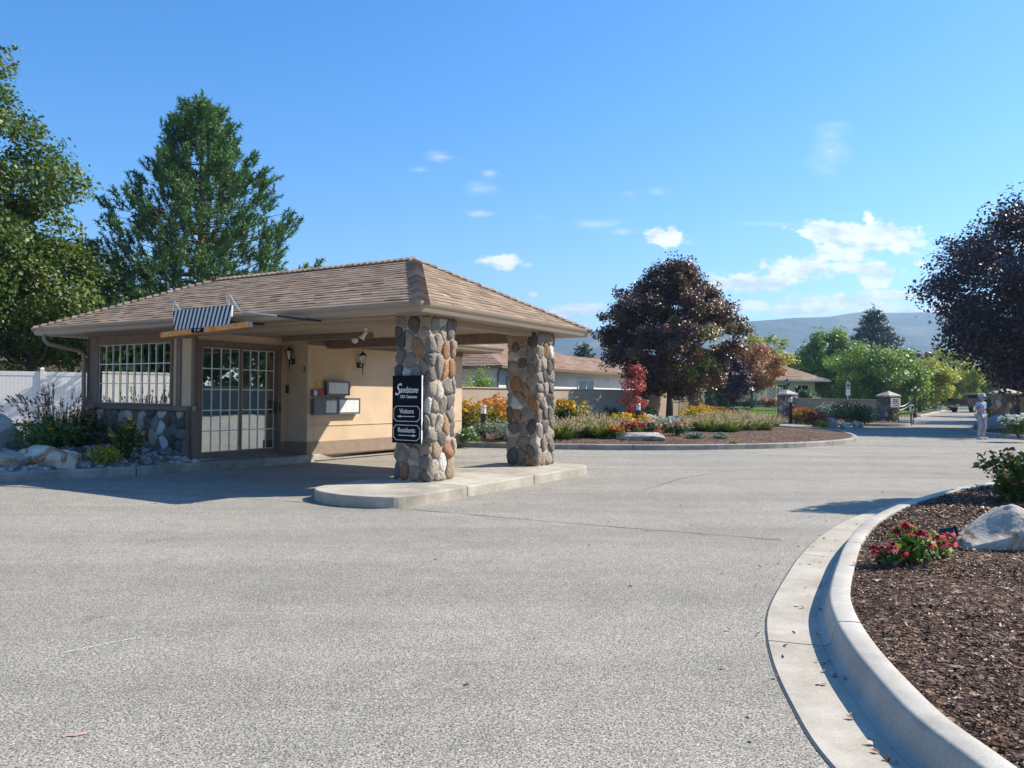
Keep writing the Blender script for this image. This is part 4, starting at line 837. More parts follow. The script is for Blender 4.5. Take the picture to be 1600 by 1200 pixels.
seg_wall('low_wall',(PM.x+.4,PM.y-.3),(PC.x-.4,PC.y+.3),1.37,1.32,0,'low beige wall between the two lantern piers')
W1=at(560,640,27.5); W2=at(713,640,31.9)
seg_wall('long_wall',(W1.x-1.5,W1.y-2.2),(PL.x-.6,PL.y-.6),1.70,1.72,0,'long beige wall behind the flower bed and the maple')
seg_wall('right_wall',(PR.x+.6,PR.y-.1),(44,39),1.6,1.6,0,'beige wall running right from the wide gate pier')
seg_wall('road_wall',(24,-24),(38,24),1.9,1.9,0,'beige wall along the far side of the drive, outside the photo')
# signs at gate
o=empty('gate_notice',(PC.x,PC.y,1.27),.42-PI/2+.0,'white private property notice on the stone gate pier','sign')
o.location=Vector((PC.x,PC.y,0))+Vector((math.cos(.42+PI+0.5*0),math.sin(.42+PI),0))*0+Vector((math.sin(.42)*.455,-math.cos(.42)*.455,1.22)); o.rotation_euler=(0,0,.42)
m=MB(); m.box(-.36,-.012,-.24,.36,.012,.24); m.build('board','white_paint',o,bevel=.004)
for i,(tx,sz) in enumerate((('PRIVATE',.105),('PROPERTY',.105),('NO TRESPASSING',.062),('NO SOLICITING',.062))): text(tx,sz,'sign_black',o,(0,-.0135,.155-.105*i),(PI/2,0,0),bold=.002)
def iron_gate(x,y,rot,L,h0,h1,label,curl=1):
    r=empty('iron_gate',(x,y,0),rot,label,'gate','black iron gate leaves'); n=int(L/.13)
    m=MB(); m.tube([(0,0,0.05),(0,0,max(h0,h1)+.25 if curl else h0)],.035,8); m.build('hinge_post','black_iron',r)
    m=MB(); m.box(0,-.015,.14,L,.015,.18); m.box(0,-.015,.62,L,.015,.65)
    top=[(L*t,0,h0+(h1-h0)*(t**2.2)) for t in np.linspace(0,1,13)]; m.tube(top,.022,6); m.tube([(p[0],p[1],p[2]-.16) for p in top],.016,6); m.build('rails','black_iron',r)
    m=MB()
    for i in range(1,n): xx=L*i/n; zz=h0+(h1-h0)*((i/n)**2.2); m.tube([(xx,0,.16),(xx,0,zz)],.010,5,cap=False)
    m.box(L-.02,-.02,.1,L+.02,.02,h1); m.build('bars','black_iron',r); return r
iron_gate(PC.x+.5,PC.y-.1,.55,1.35,1.0,1.5,'black iron gate leaf with an upswept top beside the notice pier')
iron_gate(PM.x-.45,PM.y+.35,PI-.35,2.3,.95,1.75,'black iron gate leaf left of the low wall, grass seen through its bars')
iron_gate(PL.x-.25,PL.y-.6,PI+.9,1.8,1.6,1.6,'black iron gate leaf swung open against the farthest pier')
o=empty('gate_keypad',(PC.x+1.05,PC.y-.35,0),.3,'white keypad box on a black post beside the gate','keypad'); m=MB(); m.tube([(0,0,0),(0,0,.9)],.03,8); m.build('post','black_iron',o); m=MB(); m.box(-.09,-.09,.72,.09,.05,1.12); m.build('box_body','white_paint',o,bevel=.02); m=MB(); m.box(-.06,-.098,.9,.06,-.091,1.05); m.build('screen','sign_black',o); m=MB(); m.box(-.06,-.098,.76,.06,-.091,.82); m.build('card_slot','sign_black',o)
# white notice post behind the low wall
q=at(1325,640,50); o=empty('notice_post',(q.x,q.y,.0),.3,'small white two-part notice on a post behind the low wall','sign'); m=MB(); m.tube([(0,.03,0),(0,.03,2.55)],.025,6); m.build('post','white_paint',o); m=MB(); m.box(-.17,-.02,1.62,.17,.0,2.02); m.build('lower_board','white_paint',o); m=MB(); m.box(-.16,-.02,2.08,.16,.0,2.45); m.build('upper_board','letter_silver',o); m=MB(); m.box(-.11,-.025,2.14,.11,-.021,2.38); m.build('picture','grey_metal',o)
# tall lamp post beyond the gate
q=g(1428,655); q=at(1430,650,60); o=empty('lamp_post',(q.x,q.y,0),0,'tall dark lamp post with white globes beyond the gate','lamp post'); m=MB(); m.lathe([(.12,0),(.12,.3),(.06,.4),(.045,1.6),(.04,2.2)],(0,0,0),10); m.tube([(-.24,0,2.0),(0,0,1.95),(.24,0,2.0)],.02,6); m.build('pole','black_iron',o)
for xx,zz in ((-.24,2.02),(.24,2.02),(0,2.2)):
    m=MB(); m.lathe([(.03,0),(.07,.04),(.085,.09),(.07,.14),(.02,.18)],(xx,0,zz),12); m.build('globe','glass_white',o,smooth=True)
# bollard lights
def bollard(px,py,h,label,z=0.,Y=None):
    p=g(px,py) if Y is None else at(px,py,Y); p.z=z; r=empty('bollard_light',p,0,label,'bollard light','bollard lights in the flower bed')
    m=MB(); m.lathe([(.085,0),(.085,h-.22)],(0,0,0),16); m.build('post','black_iron',r,smooth=False); m=MB(); m.lathe([(.078,h-.22),(.078,h-.06)],(0,0,0),16); m.build('lens','glass_white',r); m=MB(); m.lathe([(.088,h-.06),(.09,h-.02),(.07,h)],(0,0,0),16); m.build('cap','silver',r)
bollard(755,688,.98,'bollard light among silver plants, left of the far stone pier',.15,Y=22.6)
bollard(997,672,.98,'bollard light beside the crimson sapling',.2,Y=27.5); bollard(1235,668,1.25,'bollard light at the right tip of the bed, in front of a gate pier',.2); bollard(901,676,.78,'bollard light mostly hidden by grasses, right of the far stone pier',.25)
# ================================================================= WHITE FENCE AND HOUSES
def vinyl_fence():
    P=at(-330,640,24.5); Q=at(150,640,28.6); P.z=Q.z=0; d=Q-P; L=d.length; r=empty('vinyl_fence',(P.x,P.y,.28),math.atan2(d.y,d.x),'white vinyl privacy fence left of the gatehouse','fence'); n=5; w=L/n
    for i in range(n+1):
        m=MB(); m.box(w*i-.065,-.065,0,w*i+.065,.065,1.93); m.lathe([(.10,1.93),(.10,1.96),(.01,2.02)],(w*i,0,0),4,sq=True); m.build('fence_post','vinyl',r)
    for i in range(n):
        m=MB(); m.box(w*i+.066,-.025,1.72,w*(i+1)-.066,.025,1.86); m.box(w*i+.066,-.025,.05,w*(i+1)-.066,.025,.2); k=14
        for j in range(k): a=w*i+.066+(w-.132)*j/k; m.box(a+.0012,-.012,.2,a+(w-.132)/k-.0012,.012,1.72)
        m.build('fence_panel','vinyl',r)
vinyl_fence()
def window_on(parent,x0,x1,z0,z1,y=-.03,frame='white_paint',div=1):
    m=MB(); f=.06
    for q in ((x0,z0,x1,z0+f),(x0,z1-f,x1,z1),(x0,z0+f,x0+f,z1-f),(x1-f,z0+f,x1,z1-f)): m.box(q[0],y-.03,q[1],q[2],y+.02,q[3])
    for i in range(1,div+1): c=x0+(x1-x0)*i/(div+1); m.box(c-.025,y-.028,z0+f,c+.025,y+.015,z1-f)
    w=m.build('window',frame,parent); m=MB(); m.box(x0+f,y-.004,z0+f,x1-f,y+.004,z1-f); m.build('pane','far_glass',w); return w
# house behind the wall (left of maple): frame with x along A, y along B
h1=at(783,600,38.3); H1=empty('white_house',(h1.x,h1.y,0),ROTZ,'white walled house with a brown roof behind the beige wall','house')
m=MB(); m.box(.5,.5,0,18,.7,2.85); m.box(.5,.71,0,.7,9.5,2.85); m.box(.71,9.3,0,18,9.5,2.85); m.box(17.8,.71,0,18,9.29,2.85); m.build('wall','cream_stucco',H1)
mb=MB(); rs=np.random.default_rng(41)
def simple_hip(mb,a0,b0,a1,b1,z,rise,run,rs,expo=.3,tabs=(.5,1.2),tn=0,axis='a'):
    c=[Vector((a0,b0,z)),Vector((a1,b0,z)),Vector((a1,b1,z)),Vector((a0,b1,z))]
    if axis=='a': p1=Vector((a0+run,(b0+b1)/2,z+rise)); p2=Vector((a1-run,(b0+b1)/2,z+rise)); fs=[((0,1),Vector((0,1,0))),((1,2),Vector((-1,0,0))),((3,2),Vector((0,-1,0))),((0,3),Vector((1,0,0)))]; mb.add(c+[p1,p2],[(0,1,5,4),(1,2,5),(2,3,4,5),(3,0,4)],.35)
    else: p1=Vector(((a0+a1)/2,b0+run,z+rise)); p2=Vector(((a0+a1)/2,b1-run,z+rise)); fs=[((0,1),Vector((0,1,0))),((1,2),Vector((-1,0,0))),((3,2),Vector((0,-1,0))),((0,3),Vector((1,0,0)))]; mb.add(c+[p1,p2],[(0,1,4),(1,2,5,4),(2,3,5),(3,0,4,5)],.35)
    for (i,j),inn in fs: shingle_face(mb,c[i],c[j],inn,run,rise,1,1,rs,expo,tabs,(.012,.03),tn)
simple_hip(mb,-.1,-.1,16.5,10.1,2.90,1.75,5.1,rs); mb.build('roof','shingle_far',H1)
mb=MB(); simple_hip(mb,8,-.099,30,7.5,2.90,1.22,3.8,rs); mb.build('wing_roof','shingle_far',H1)
m=MB(); m.box(18.01,.502,0,29,.7,2.85); m.build('wing_wall','cream_stucco',H1)
ring('gutter',.0,.0,18.6,10.0,[(0,2.76),(.13,2.77),(.15,2.90),(0,2.91)],'beam_paint',H1)
m=MB(); m.box(18.7,-.24,2.78,30,-.1,2.90); m.build('wing_gutter','beam_paint',H1)
m=MB(); m.tube([(-.05,.0,2.75),(.35,.42,2.55),(.4,.42,.1)],.05,6); m.build('downspout','beam_paint',H1)
H1w=window_on(H1,9.23,11.41,1.0,2.45,y=.47)
m=MB(); m.tube([(9,3,3.6),(9,3,4.75)],.11,10); m.tube([(9,3,4.6),(9,3,4.85)],.16,10); m.build('flue_pipe','silver',H1,smooth=True)
m=MB(); m.tube([(16,1.2,3.3),(16,1.2,3.95)],.06,8); m.build('vent_pipe','black_iron',H1); m=MB(); m.tube([(2.2,3.2,3.9),(2.2,3.2,4.15)],.05,6); m.build('vent_pipe','black_iron',H1)
# beige bungalow beyond the gates
h2=at(1143,600,70); H2=empty('beige_bungalow',(h2.x,h2.y,.58),.42,'beige bungalow with a low brown roof beyond the iron gates','house')
m=MB(); m.box(0,0,0,9.8,.2,2.5); m.box(9.6,.21,0,9.8,9,2.5); m.box(-7,2.2,0,-.01,2.4,2.5); m.box(0,.21,0,.2,9,2.5); m.build('wall','beige_stucco',H2)
mb=MB(); simple_hip(mb,-.7,-.9,10.9,11,2.52,2.7,5.8,rs,.35); mb.build('roof','shingle_far',H2)
mb=MB(); simple_hip(mb,-8,1.3,1,9,2.5,1.5,3.85,rs,.35); mb.build('porch_roof','shingle_far',H2)
ring('gutter',-.62,-.82,10.8,10.9,[(0,2.38),(.1,2.39),(.12,2.52),(0,2.53)],'cream_stucco',H2)
window_on(H2,5.0,6.6,.7,2.1,y=-.03); window_on(H2,7.2,9.0,.7,2.1,y=-.03); window_on(H2,-4.6,-2.2,.6,2.0,y=2.17); window_on(H2,2.8,4.2,.1,2.1,y=-.03)
m=MB(); m.box(2,2.2,3.45,3.1,3.4,3.52); o=m.build('skylight','grey_metal',H2); o.rotation_euler=(R(0),0,0)
# house behind the fence on the left
h3=at(-120,600,44); H3=empty('fence_house',(h3.x,h3.y,.3),-.15,'pale house glimpsed over the white fence beneath the maple','house')
m=MB(); m.box(0,0,0,7.8,.2,2.7); m.box(7.6,.21,0,7.8,8,2.7); m.build('wall','beige_stucco',H3)
mb=MB(); simple_hip(mb,-.7,-.8,8.6,9,2.75,2.1,4.65,rs,.35); mb.build('roof','shingle_far',H3); window_on(H3,6.2,7.2,1.2,2.3,y=-.03)
# ================================================================= TREES
broad_tree('maple_tree','tall green maple at the left edge of the photo',*at(-190,600,26).xy,15.2,5.5,3.1,'leaf_maple_green',110000,.165,44,K=230,trunk=.3,shape=1.35,cl=.175,zb=.3)
broad_tree('maple_tree','lower green maple behind the left end of the gatehouse roof',*at(50,600,31).xy,7.5,4.0,2.7,'leaf_maple_green',45000,.165,2,K=90,trunk=.22,shape=.4,cl=.22,zb=.3)
conifer('pine_tree','large bushy pine rising behind the gatehouse roof',*at(310,600,35).xy,14.8,6.1,2.2,'needle_pine',3,levels=27,per=12,tufts=16,need=.20,nw=.042,nn=46,up=.16,trunk=.24,power=.82,spread=.38,brush=.27)
broad_tree('purple_maple','round purple maple standing in the flower bed behind the gatehouse',*at(1046,600,41).xy,8.8,3.6,1.2,'leaf_purple_green',80000,.15,42,K=210,trunk=.16,shape=2.2,zb=.2,cl=.165,asym=(.3,0),tintbias=lambda P,r,zc,rz:.42*np.exp(-((P[:,0]-1.2)**2+(P[:,2]-2.6)**2)/1.3)+.12*np.exp(-((P[:,0]-1.5)**2+(P[:,2]-4.2)**2)/3.)-.05)
broad_tree('purple_maple','large dark purple maple at the right edge, over the gate pier',*at(1660,600,36).xy,11.0,5.4,1.8,'leaf_purple',80000,.175,5,K=200,trunk=.28,shape=.6,cl=.2)
broad_tree('purple_maple','small dark purple tree between the maple and the red tree',*at(1138,600,60).xy,4.4,1.7,1.,'leaf_purple',8000,.2,6,K=40,trunk=.12,zb=.5)
broad_tree('red_japanese_maple','rust red spreading tree before the beige bungalow',*at(1175,600,62).xy,5.7,2.25,1.9,'leaf_red',12000,.17,7,K=60,trunk=.12,shape=.2,zb=.55)
broad_tree('yellow_tree','yellow green tree rising behind the rust red tree',*at(1192,600,86).xy,8.4,3.4,2.,'leaf_yellow',10000,.32,8,K=50)
broad_tree('green_tree','small dark green tree left of the tall green pair',*at(1243,600,95).xy,6.9,3.0,2.,'leaf_green',6000,.32,9,K=40)
broad_tree('green_tree','tall pointed green tree left of the blue spruce',*at(1295,600,88).xy,9.0,3.9,1.5,'leaf_bright',14000,.32,10,K=70,shape=1.3)
broad_tree('green_tree','broad green tree in front of the blue spruce',*at(1365,600,76).xy,6.6,4.3,.8,'leaf_bright',18000,.28,12,K=80,shape=.5)
conifer('blue_spruce','tall blue spruce above the green trees',*at(1365,600,98).xy,12.9,7.2,1.5,'needle_spruce',13,levels=26,per=11,tufts=20,need=.45,nw=.13,nn=14,up=-.02,droop=.12,power=.95,spread=.14,trunk=.2)
broad_tree('purple_tree','small purple tree between the spruce and the yellow row',*at(1440,600,112).xy,8.2,3.2,1.5,'leaf_purple_green',5000,.42,14,K=40)
broad_tree('olive_tree','olive yellow tree behind the row along the road',*at(1482,600,120).xy,9.0,4.8,1.5,'leaf_yellow',8000,.45,15,K=50,tintbias=lambda P,r,zc,rz:-.25)
broad_tree('roadside_tree','yellow green roadside tree nearest the gate',*at(1437,600,88).xy,5.7,3.6,.9,'leaf_yellow',14000,.26,16,K=50,group='trees along the road')
broad_tree('roadside_tree','bright yellow green roadside tree, second from the gate',*at(1486,600,104).xy,6.9,4.0,1.0,'leaf_yellow',13000,.3,17,K=50,group='trees along the road',tintbias=lambda P,r,zc,rz:-.15)
broad_tree('roadside_tree','green roadside tree above the pickup truck',*at(1528,600,118).xy,7.0,3.6,1.,'leaf_bright',7000,.4,18,K=45,group='trees along the road')
broad_tree('orange_tree','orange red tree at the far end of the road',*at(1562,600,125).xy,5.6,3.6,.8,'leaf_orange',6000,.42,19,K=40)
for i,(px,Y,h,r,mt,lb) in enumerate(((1225,140,7.5,4.5,'leaf_green','far green tree in the gap above the bungalow roof'),(1320,150,8.5,5,'leaf_green','far green tree behind the spruce, left side'),(1420,150,8.0,5,'leaf_green','far green tree right of the spruce'),(1510,165,9.0,6,'leaf_bright','far pale tree above the end of the road'),(1590,150,9.,6,'leaf_green','far green tree behind the dark maple'),(1115,120,7,4.5,'leaf_green','far green tree glimpsed under the round maple'),(1050,110,6.4,4.5,'leaf_green','far green tree hidden behind the round maple'),(1640,90,8,5,'leaf_green','green tree behind the wide gate pier'))):
    broad_tree('distant_tree',lb,*at(px,600,Y).xy,h,r,.6,mt,4500,.55,60+i,K=36,group='distant trees')
conifer('distant_pine','small dark pine top just above the white house roof',*at(912,600,78).xy,6.6,2.0,1.,'needle_dark',23,levels=14,per=7,tufts=8,need=.4,nw=.09,nn=12)
conifer('distant_pine','dark conifer tips just above the gatehouse ridge',*at(492,600,62).xy,11.6,2.2,1.,'needle_dark',24,levels=20,per=6,tufts=7,need=.4,nw=.09,nn=12)
broad_tree('crimson_sapling','slender crimson sapling by the bollard light',*at(993,640,30.).xy,2.85,.55,.45,'leaf_crimson',2200,.085,25,K=34,trunk=.03,shape=1.6,zb=.3,cl=.34)
broad_tree('garden_cedar','narrow bright green cedar behind the farthest pier',*at(1108,600,60).xy,3.6,.9,.1,'leaf_bright',3000,.14,26,K=30,trunk=.06,shape=1.2,zb=.3)
# outside the frame: casts the shadow over the kerb, and the trees mirrored in the glass
broad_tree('columnar_tree','slim upright tree just outside the right edge, shading the kerb',9.75,11.45,5.2,1.05,.5,'leaf_green',14000,.11,27,K=50,trunk=.07,shape=1.2,zb=.2,cl=.34)
broad_tree('roadside_tree','dark maple beyond the right gate pier, outside the photo',34.5,50,9.5,5.0,2,'leaf_purple',9000,.35,28,K=50,group='trees along the road')
broad_tree('roadside_tree','maple farther along the right of the road',46.,66,9,4.6,2,'leaf_green',7000,.4,29,K=50,group='trees along the road')
for i,(x,y,h,r) in enumerate(((27,-6,8,4.5),(32,6,9,5),(38,17,8,4.6),(-12,-16,9,5),(-2,-20,8,5),(10,-18,9,5),(-22,-12,9,5))):
    broad_tree('garden_tree','green garden tree behind the viewer, number %s along the drive'%['one','two','three','four','five','six','seven'][i],x,y,h,r,1.5,'leaf_green',4500,.45,90+i,K=40,group='garden trees outside the photo')
seg_wall('side_fence',(-24,5),(-19.5,23.5),1.9,1.9,.2,'white side fence running towards the viewer, outside the photo',mat='vinyl')
for i,(x,y,h,r_) in enumerate(((-31,6,9,5),(-30,14,11,6),(-33,21,9,5),(42,9,10,5.5),(43,24,10,6),(44,32,10,6),(41,16,12,6))): broad_tree('garden_tree','green garden tree outside the photo, %s beyond the %s'%(['first','second','third','first','third','fourth','second'][i],'left fence' if i<3 else 'right wall'),x,y,h,r_,.8,'leaf_green',6000,.5,120+i,K=50,group='garden trees outside the photo')
seg_wall('street_fence',(-26,-10),(20,-13),1.9,1.9,0,'pale fence behind the viewer',mat='cream_stucco')
# ================================================================= PLANTS
def P3(px,py,z=None):
    p=g(px,py,.2); return p.x,p.y
# fountain grasses in the centre bed
GR=[(878,686,.95,1.0),(905,684,1.05,1.15),(935,685,1.0,1.1),(962,683,.9,.95),(890,672,.9,1.1),(925,670,.95,1.15),(1085,676,.95,.95),(1108,677,1.0,1.05),(1138,677,1.05,1.0),(1165,675,1.0,1.05),(1192,674,.95,.9),(1120,668,1.0,1.2),(1155,667,1.0,1.2),(1205,668,.9,1.)]
nm=['first','second','third','fourth','back left','back right']
lab=['fountain grass just right of the far stone pier, front row','tall fountain grass second in the front row right of the far pier','fountain grass third in the front row right of the far pier','smaller fountain grass beside the red and yellow flowers','fountain grass in the back row hiding a bollard light','tall fountain grass in the back row right of the hidden bollard','fountain grass at the left end of the right-hand drift','fountain grass above a small blue tuft in the right-hand drift','widest fountain grass at the middle of the right-hand drift','fountain grass second from the right end of the drift','fountain grass at the right end of the drift, by the kerb tip','back row fountain grass below the farthest pier','back row fountain grass in front of the iron gate','back row fountain grass beside the right bollard light']
for i,(px,py,r,h) in enumerate(GR):
    x,y=P3(px,py); grass_clump('fountain_grass',lab[i],x,y,r*1.05,h*.60,620,200+i,nplume=90,z=zb1(x,y),group='fountain grasses in the centre bed',w=.018,psize=.2)
FL=[(735,681,.85,1.15,'leaf_green',('petal_yellow',260,.075,'seed_dark',.25),'tall yellow coneflowers left of the first bollard light'),(765,678,.8,1.4,'leaf_yellow',('petal_orange',260,.075,None,.25),'orange yellow daisies behind the first bollard light'),(882,676,.8,1.35,'leaf_green',('petal_yellow',230,.075,'seed_dark',.25),'yellow daisies touching the far stone pier'),
(970,672,.7,.75,'leaf_yellow',('petal_yellow',90,.07,None,.1),'yellow shrub behind the red flowers'),(985,684,.6,.55,'leaf_green',('petal_red',110,.07,None,.15),'low red and orange flowers beside the yellow clump'),(962,686,.45,.5,'leaf_green',('petal_orange',60,.07,None,.1),'low orange flowers in front of the grasses'),
(1000,678,.55,.7,'leaf_yellow',('petal_yellow',110,.06,None,.1),'yellow clump at the foot of the second bollard light'),(1015,681,.5,.6,'leaf_green',('petal_pink',150,.05,None,.05),'pink sedum mound left of the flat stone'),(1057,683,.55,.55,'leaf_green',('petal_pink',150,.05,None,.05),'pink sedum mound in front of the blue green mound'),(1040,679,.75,.7,'silver_leaf',None,'blue green mound between the two sedums'),
(1030,686,.25,.3,'leaf_green',('petal_red',40,.05,None,.1),'tiny red flower tuft beside the sedum'),(1090,664,1.1,.95,'leaf_yellow',('petal_yellow',260,.08,'seed_dark',.2),'long yellow daisy drift below the farthest pier'),(1120,660,1.0,1.0,'leaf_green',('petal_orange',150,.08,'seed_dark',.2),'orange daisies in front of the open gate'),
(1088,686,.35,.25,'silver_leaf',None,'small blue tuft at the edge of the mulch, left'),(1124,686,.3,.25,'silver_leaf',None,'small blue tuft at the edge of the mulch, right'),(1147,690,.15,.12,'leaf_bright',None,'tiny green tuft on bare mulch'),
(778,686,1.0,.7,'silver_leaf',None,'silver lavender spreading right of the first bollard light'),(722,688,.6,.55,'leaf_green',('petal_white',25,.05,None,.1),'low green plant with pale flowers beside the near stone pier'),(790,672,.5,1.5,'grass_dark',('petal_rust',60,.06,None,.2),'thin reddish stems against the beige wall'),(745,684,.5,.5,'silver_leaf',None,'small silver plant at the foot of the first bollard light'),
(920,658,.7,1.1,'needle_dark',None,'dark shrub against the wall behind the grasses'),(948,658,.7,1.2,'needle_dark',None,'second dark shrub against the wall, left of the sapling'),(1022,660,.6,1.0,'leaf_green',None,'green shrub against the wall beside the maple trunk'),(905,660,.6,.8,'leaf_green',None,'low green shrub against the wall')]
for i,(px,py,r,h,mt,fl,lb) in enumerate(FL):
    x,y=P3(px,py); bush('bedding_plant',lb,x,y,r,h*(.80 if py>670 or h<1.1 else .72),mt,int(900*r*(1+h)),.085,300+i,fl,z=zb1(x,y)-.02,cat='flowering plant' if fl else 'plant')
# beds by the gates
for i,(px,py,r,h,mt,fl,lb) in enumerate(((1262,662,.8,.75,'leaf_yellow',('petal_orange',160,.09,None,.1),'yellow and orange flowers in front of the low wall'),(1275,665,.6,.6,'leaf_orange',('petal_red',90,.09,None,.1),'orange red clump right of the yellow one'),(1288,660,.8,1.1,'silver_leaf',None,'grey green plant against the low wall'),(1325,661,1.5,1.15,'needle_dark',None,'drooping dark green mound before the low wall'),(1286,666,.35,.35,'leaf_yellow',None,'small yellow tuft before the low wall'),(1245,661,.6,.7,'leaf_red',('petal_orange',40,.09,None,.1),'rusty flowers at the foot of the middle gate pier'),(1350,661,.6,.7,'leaf_green',None,'green plant beside the drooping mound'),
    (1592,682,.6,.75,'leaf_green',('petal_white',120,.09,None,.1),'white flowers by the blue grey rock at the right edge'),(1545,656,.9,.9,'leaf_yellow',None,'yellow green shrub beside the wide gate pier'))):
    x,y=P3(px,py); bush('bedding_plant',lb,x,y,r,h,mt,int(1000*r*(1+h)),.11,400+i,fl,z=.15,cat='flowering plant' if fl else 'plant')
bush('garden_shrub','round green shrub over the wall between the stone piers',*at(748,640,35.).xy,1.0,2.75,'leaf_bright',5200,.1,430,lobes=16); bush('garden_shrub','yellow green shrub over the wall beside the near pier',*at(722,640,33.5).xy,.7,2.35,'leaf_yellow',2400,.1,431)
for i,(px,Y,r,h,lb) in enumerate(((8,31,1.05,2.75,'clipped round hedge shrub over the fence, left'),(48,31,.95,2.7,'clipped round hedge shrub over the fence, right'),(-36,31,1.1,2.8,'clipped hedge shrub at the left photo edge'))): bush('hedge_shrub',lb,*at(px,640,Y).xy,r,h,'leaf_bright',6000,.09,440+i,lobes=18,group='clipped shrubs behind the fence')
for i,(px,py,r,h,mt,lb) in enumerate(((1165,640,1.6,.9,'needle_dark','dark hedge under the rust red tree'),(1135,640,1.4,1.3,'needle_dark','dark hedge left of the rust red tree'),(1200,640,1.2,.9,'leaf_red','reddish shrub before the bungalow wall'),(1262,640,1.0,1.8,'leaf_green','green shrub at the bungalow window'))): q=at(px,py,66.5); bush('hedge_shrub',lb,q.x,q.y,r,h,mt,1800,.16,450+i,z=.6)
# rock garden left
def pz(px,py): p=g(px,py,.25); return p.x,p.y,zpeb(p.x,p.y)
x,y,z=pz(30,712); grass_clump('purple_fountain_grass','dark arching fountain grass by the white fence',x+.1,y+1.2,1.35,1.15,900,500,mat='grass_dark',plume='plume_dark',nplume=120,z=z,psize=.22,w=.016)
x,y,z=pz(70,715); bush('rudbeckia_plant','dark leafy clump with a few yellow flowers beside the arching grass',x,y,.70,.70,'leaf_green',1400,.075,501,('petal_yellow',22,.055,'seed_dark',.2),z=z)
x,y,z=pz(198,716); bush('rudbeckia_plant','tall yellow coneflowers against the gatehouse stone base',x,y,.40,.72,'leaf_green',900,.07,502,('petal_yellow',26,.055,'seed_dark',.35),z=z,cat='flowering plant')
x,y,z=pz(165,719); bush('rudbeckia_plant','low bright yellow daisies in the pebbles',x,y,.36,.35,'leaf_yellow',500,.06,503,('petal_yellow',40,.045,'seed_dark',.15),z=z,cat='flowering plant')
x,y,z=pz(128,705); bush('rudbeckia_plant','tangled rusty flowers at the left corner of the gatehouse',x,y,.5,.75,'leaf_green',700,.07,504,('petal_rust',45,.05,None,.3),z=z,cat='flowering plant')
for i,(px,py,sx,sy,sz,mt,lb) in enumerate(((58,722,.62,.42,.34,'quartz_rock','large white and rust boulder in the pebbles'),(-4,712,.42,.42,.55,'blue_rock','tall blue grey boulder at the left edge'),(12,724,.42,.34,.22,'grey_rock','flat grey boulder left of the white one'),(93,722,.34,.3,.26,'quartz_rock','rusty boulder touching the large white one'),(95,686,.5,.4,.28,'quartz_rock','tan rocks before the fence'),(110,700,.5,.2,.15,'grey_rock','long grey stone by the gatehouse corner'))):
    x,y,z=pz(px,py); rock('boulder',lb,(x,y+.1,z+sz*.25),(sx,sy,sz),mt,700+i,rot=i*1.1)
for i,(px,py,sx,sy,sz,mt,lb) in enumerate(((1005,688,.75,.35,.22,'grey_rock','flat pale stone at the edge of the mulch, left'),(1050,664,.9,.5,.38,'blue_rock','grey boulder beside the maple trunk'),(1012,668,.8,.5,.42,'blue_rock','blue grey boulder at the sapling'),(1075,666,.7,.4,.3,'grey_rock','pale boulder behind the grasses'),(968,680,.4,.3,.3,'grey_rock','small pale stone among the red flowers'))):
    x,y=P3(px,py); rock('boulder',lb,(x,y,zb1(x,y)+.05),(sx,sy,sz),mt,720+i,rot=i*.9)
for i,(px,py,sx,sy,sz,mt,lb) in enumerate(((1295,662,.55,.4,.3,'grey_rock','pale stone before the low wall'),(1320,667,.3,.25,.2,'quartz_rock','small white stone below the drooping mound'),(1340,664,.3,.25,.22,'quartz_rock','small white stone right of the drooping mound'),(1573,671,1.45,.8,.62,'blue_rock','long blue grey boulder before the wide gate pier'),)):
    x,y=P3(px,py); rock('boulder',lb,(x,y,.2),(sx,sy,sz),mt,740+i,rot=i*.9)
# ---------------------------------------------------------------- near bed
def crag():
    from mathutils import noise as mn
    bm=bmesh.new(); bmesh.ops.create_icosphere(bm,subdivisions=5,radius=1); rs=np.random.default_rng(5); pl=[(Vector(unit(rs.normal(size=3)*np.array([1,1,.7]))),rs.uniform(.66,.9)) for _ in range(16)]
    for v in bm.verts:
        for nv,d in pl:
            k=v.co.dot(nv)
            if k>d: v.co-=nv*(k-d)*.95
        q=v.co.copy(); v.co+=q.normalized()*(mn.noise(q*2.3)*.07+mn.noise(q*6)*.03+mn.noise(q*15)*.012)
        x=v.co.x; s_=np.interp(x,[-1.,-.7,-.2,.1,.35,.7,1.],[.10,.28,.72,1.02,1.05,.8,.55]); v.co.z=(v.co.z*s_ if v.co.z>0 else v.co.z*.3); v.co=Vector((v.co.x*.53,v.co.y*.32,v.co.z*.37))
    me=bpy.data.meshes.new('quartz_boulder'); bm.to_mesh(me); bm.free(); p=g(1590,866,.18); tag(link('quartz_boulder',me,'quartz_rock',None,(p.x+.06,p.y+.28,.17),.12),'big pale boulder with rust stains in the near bark bed','boulder')
crag()
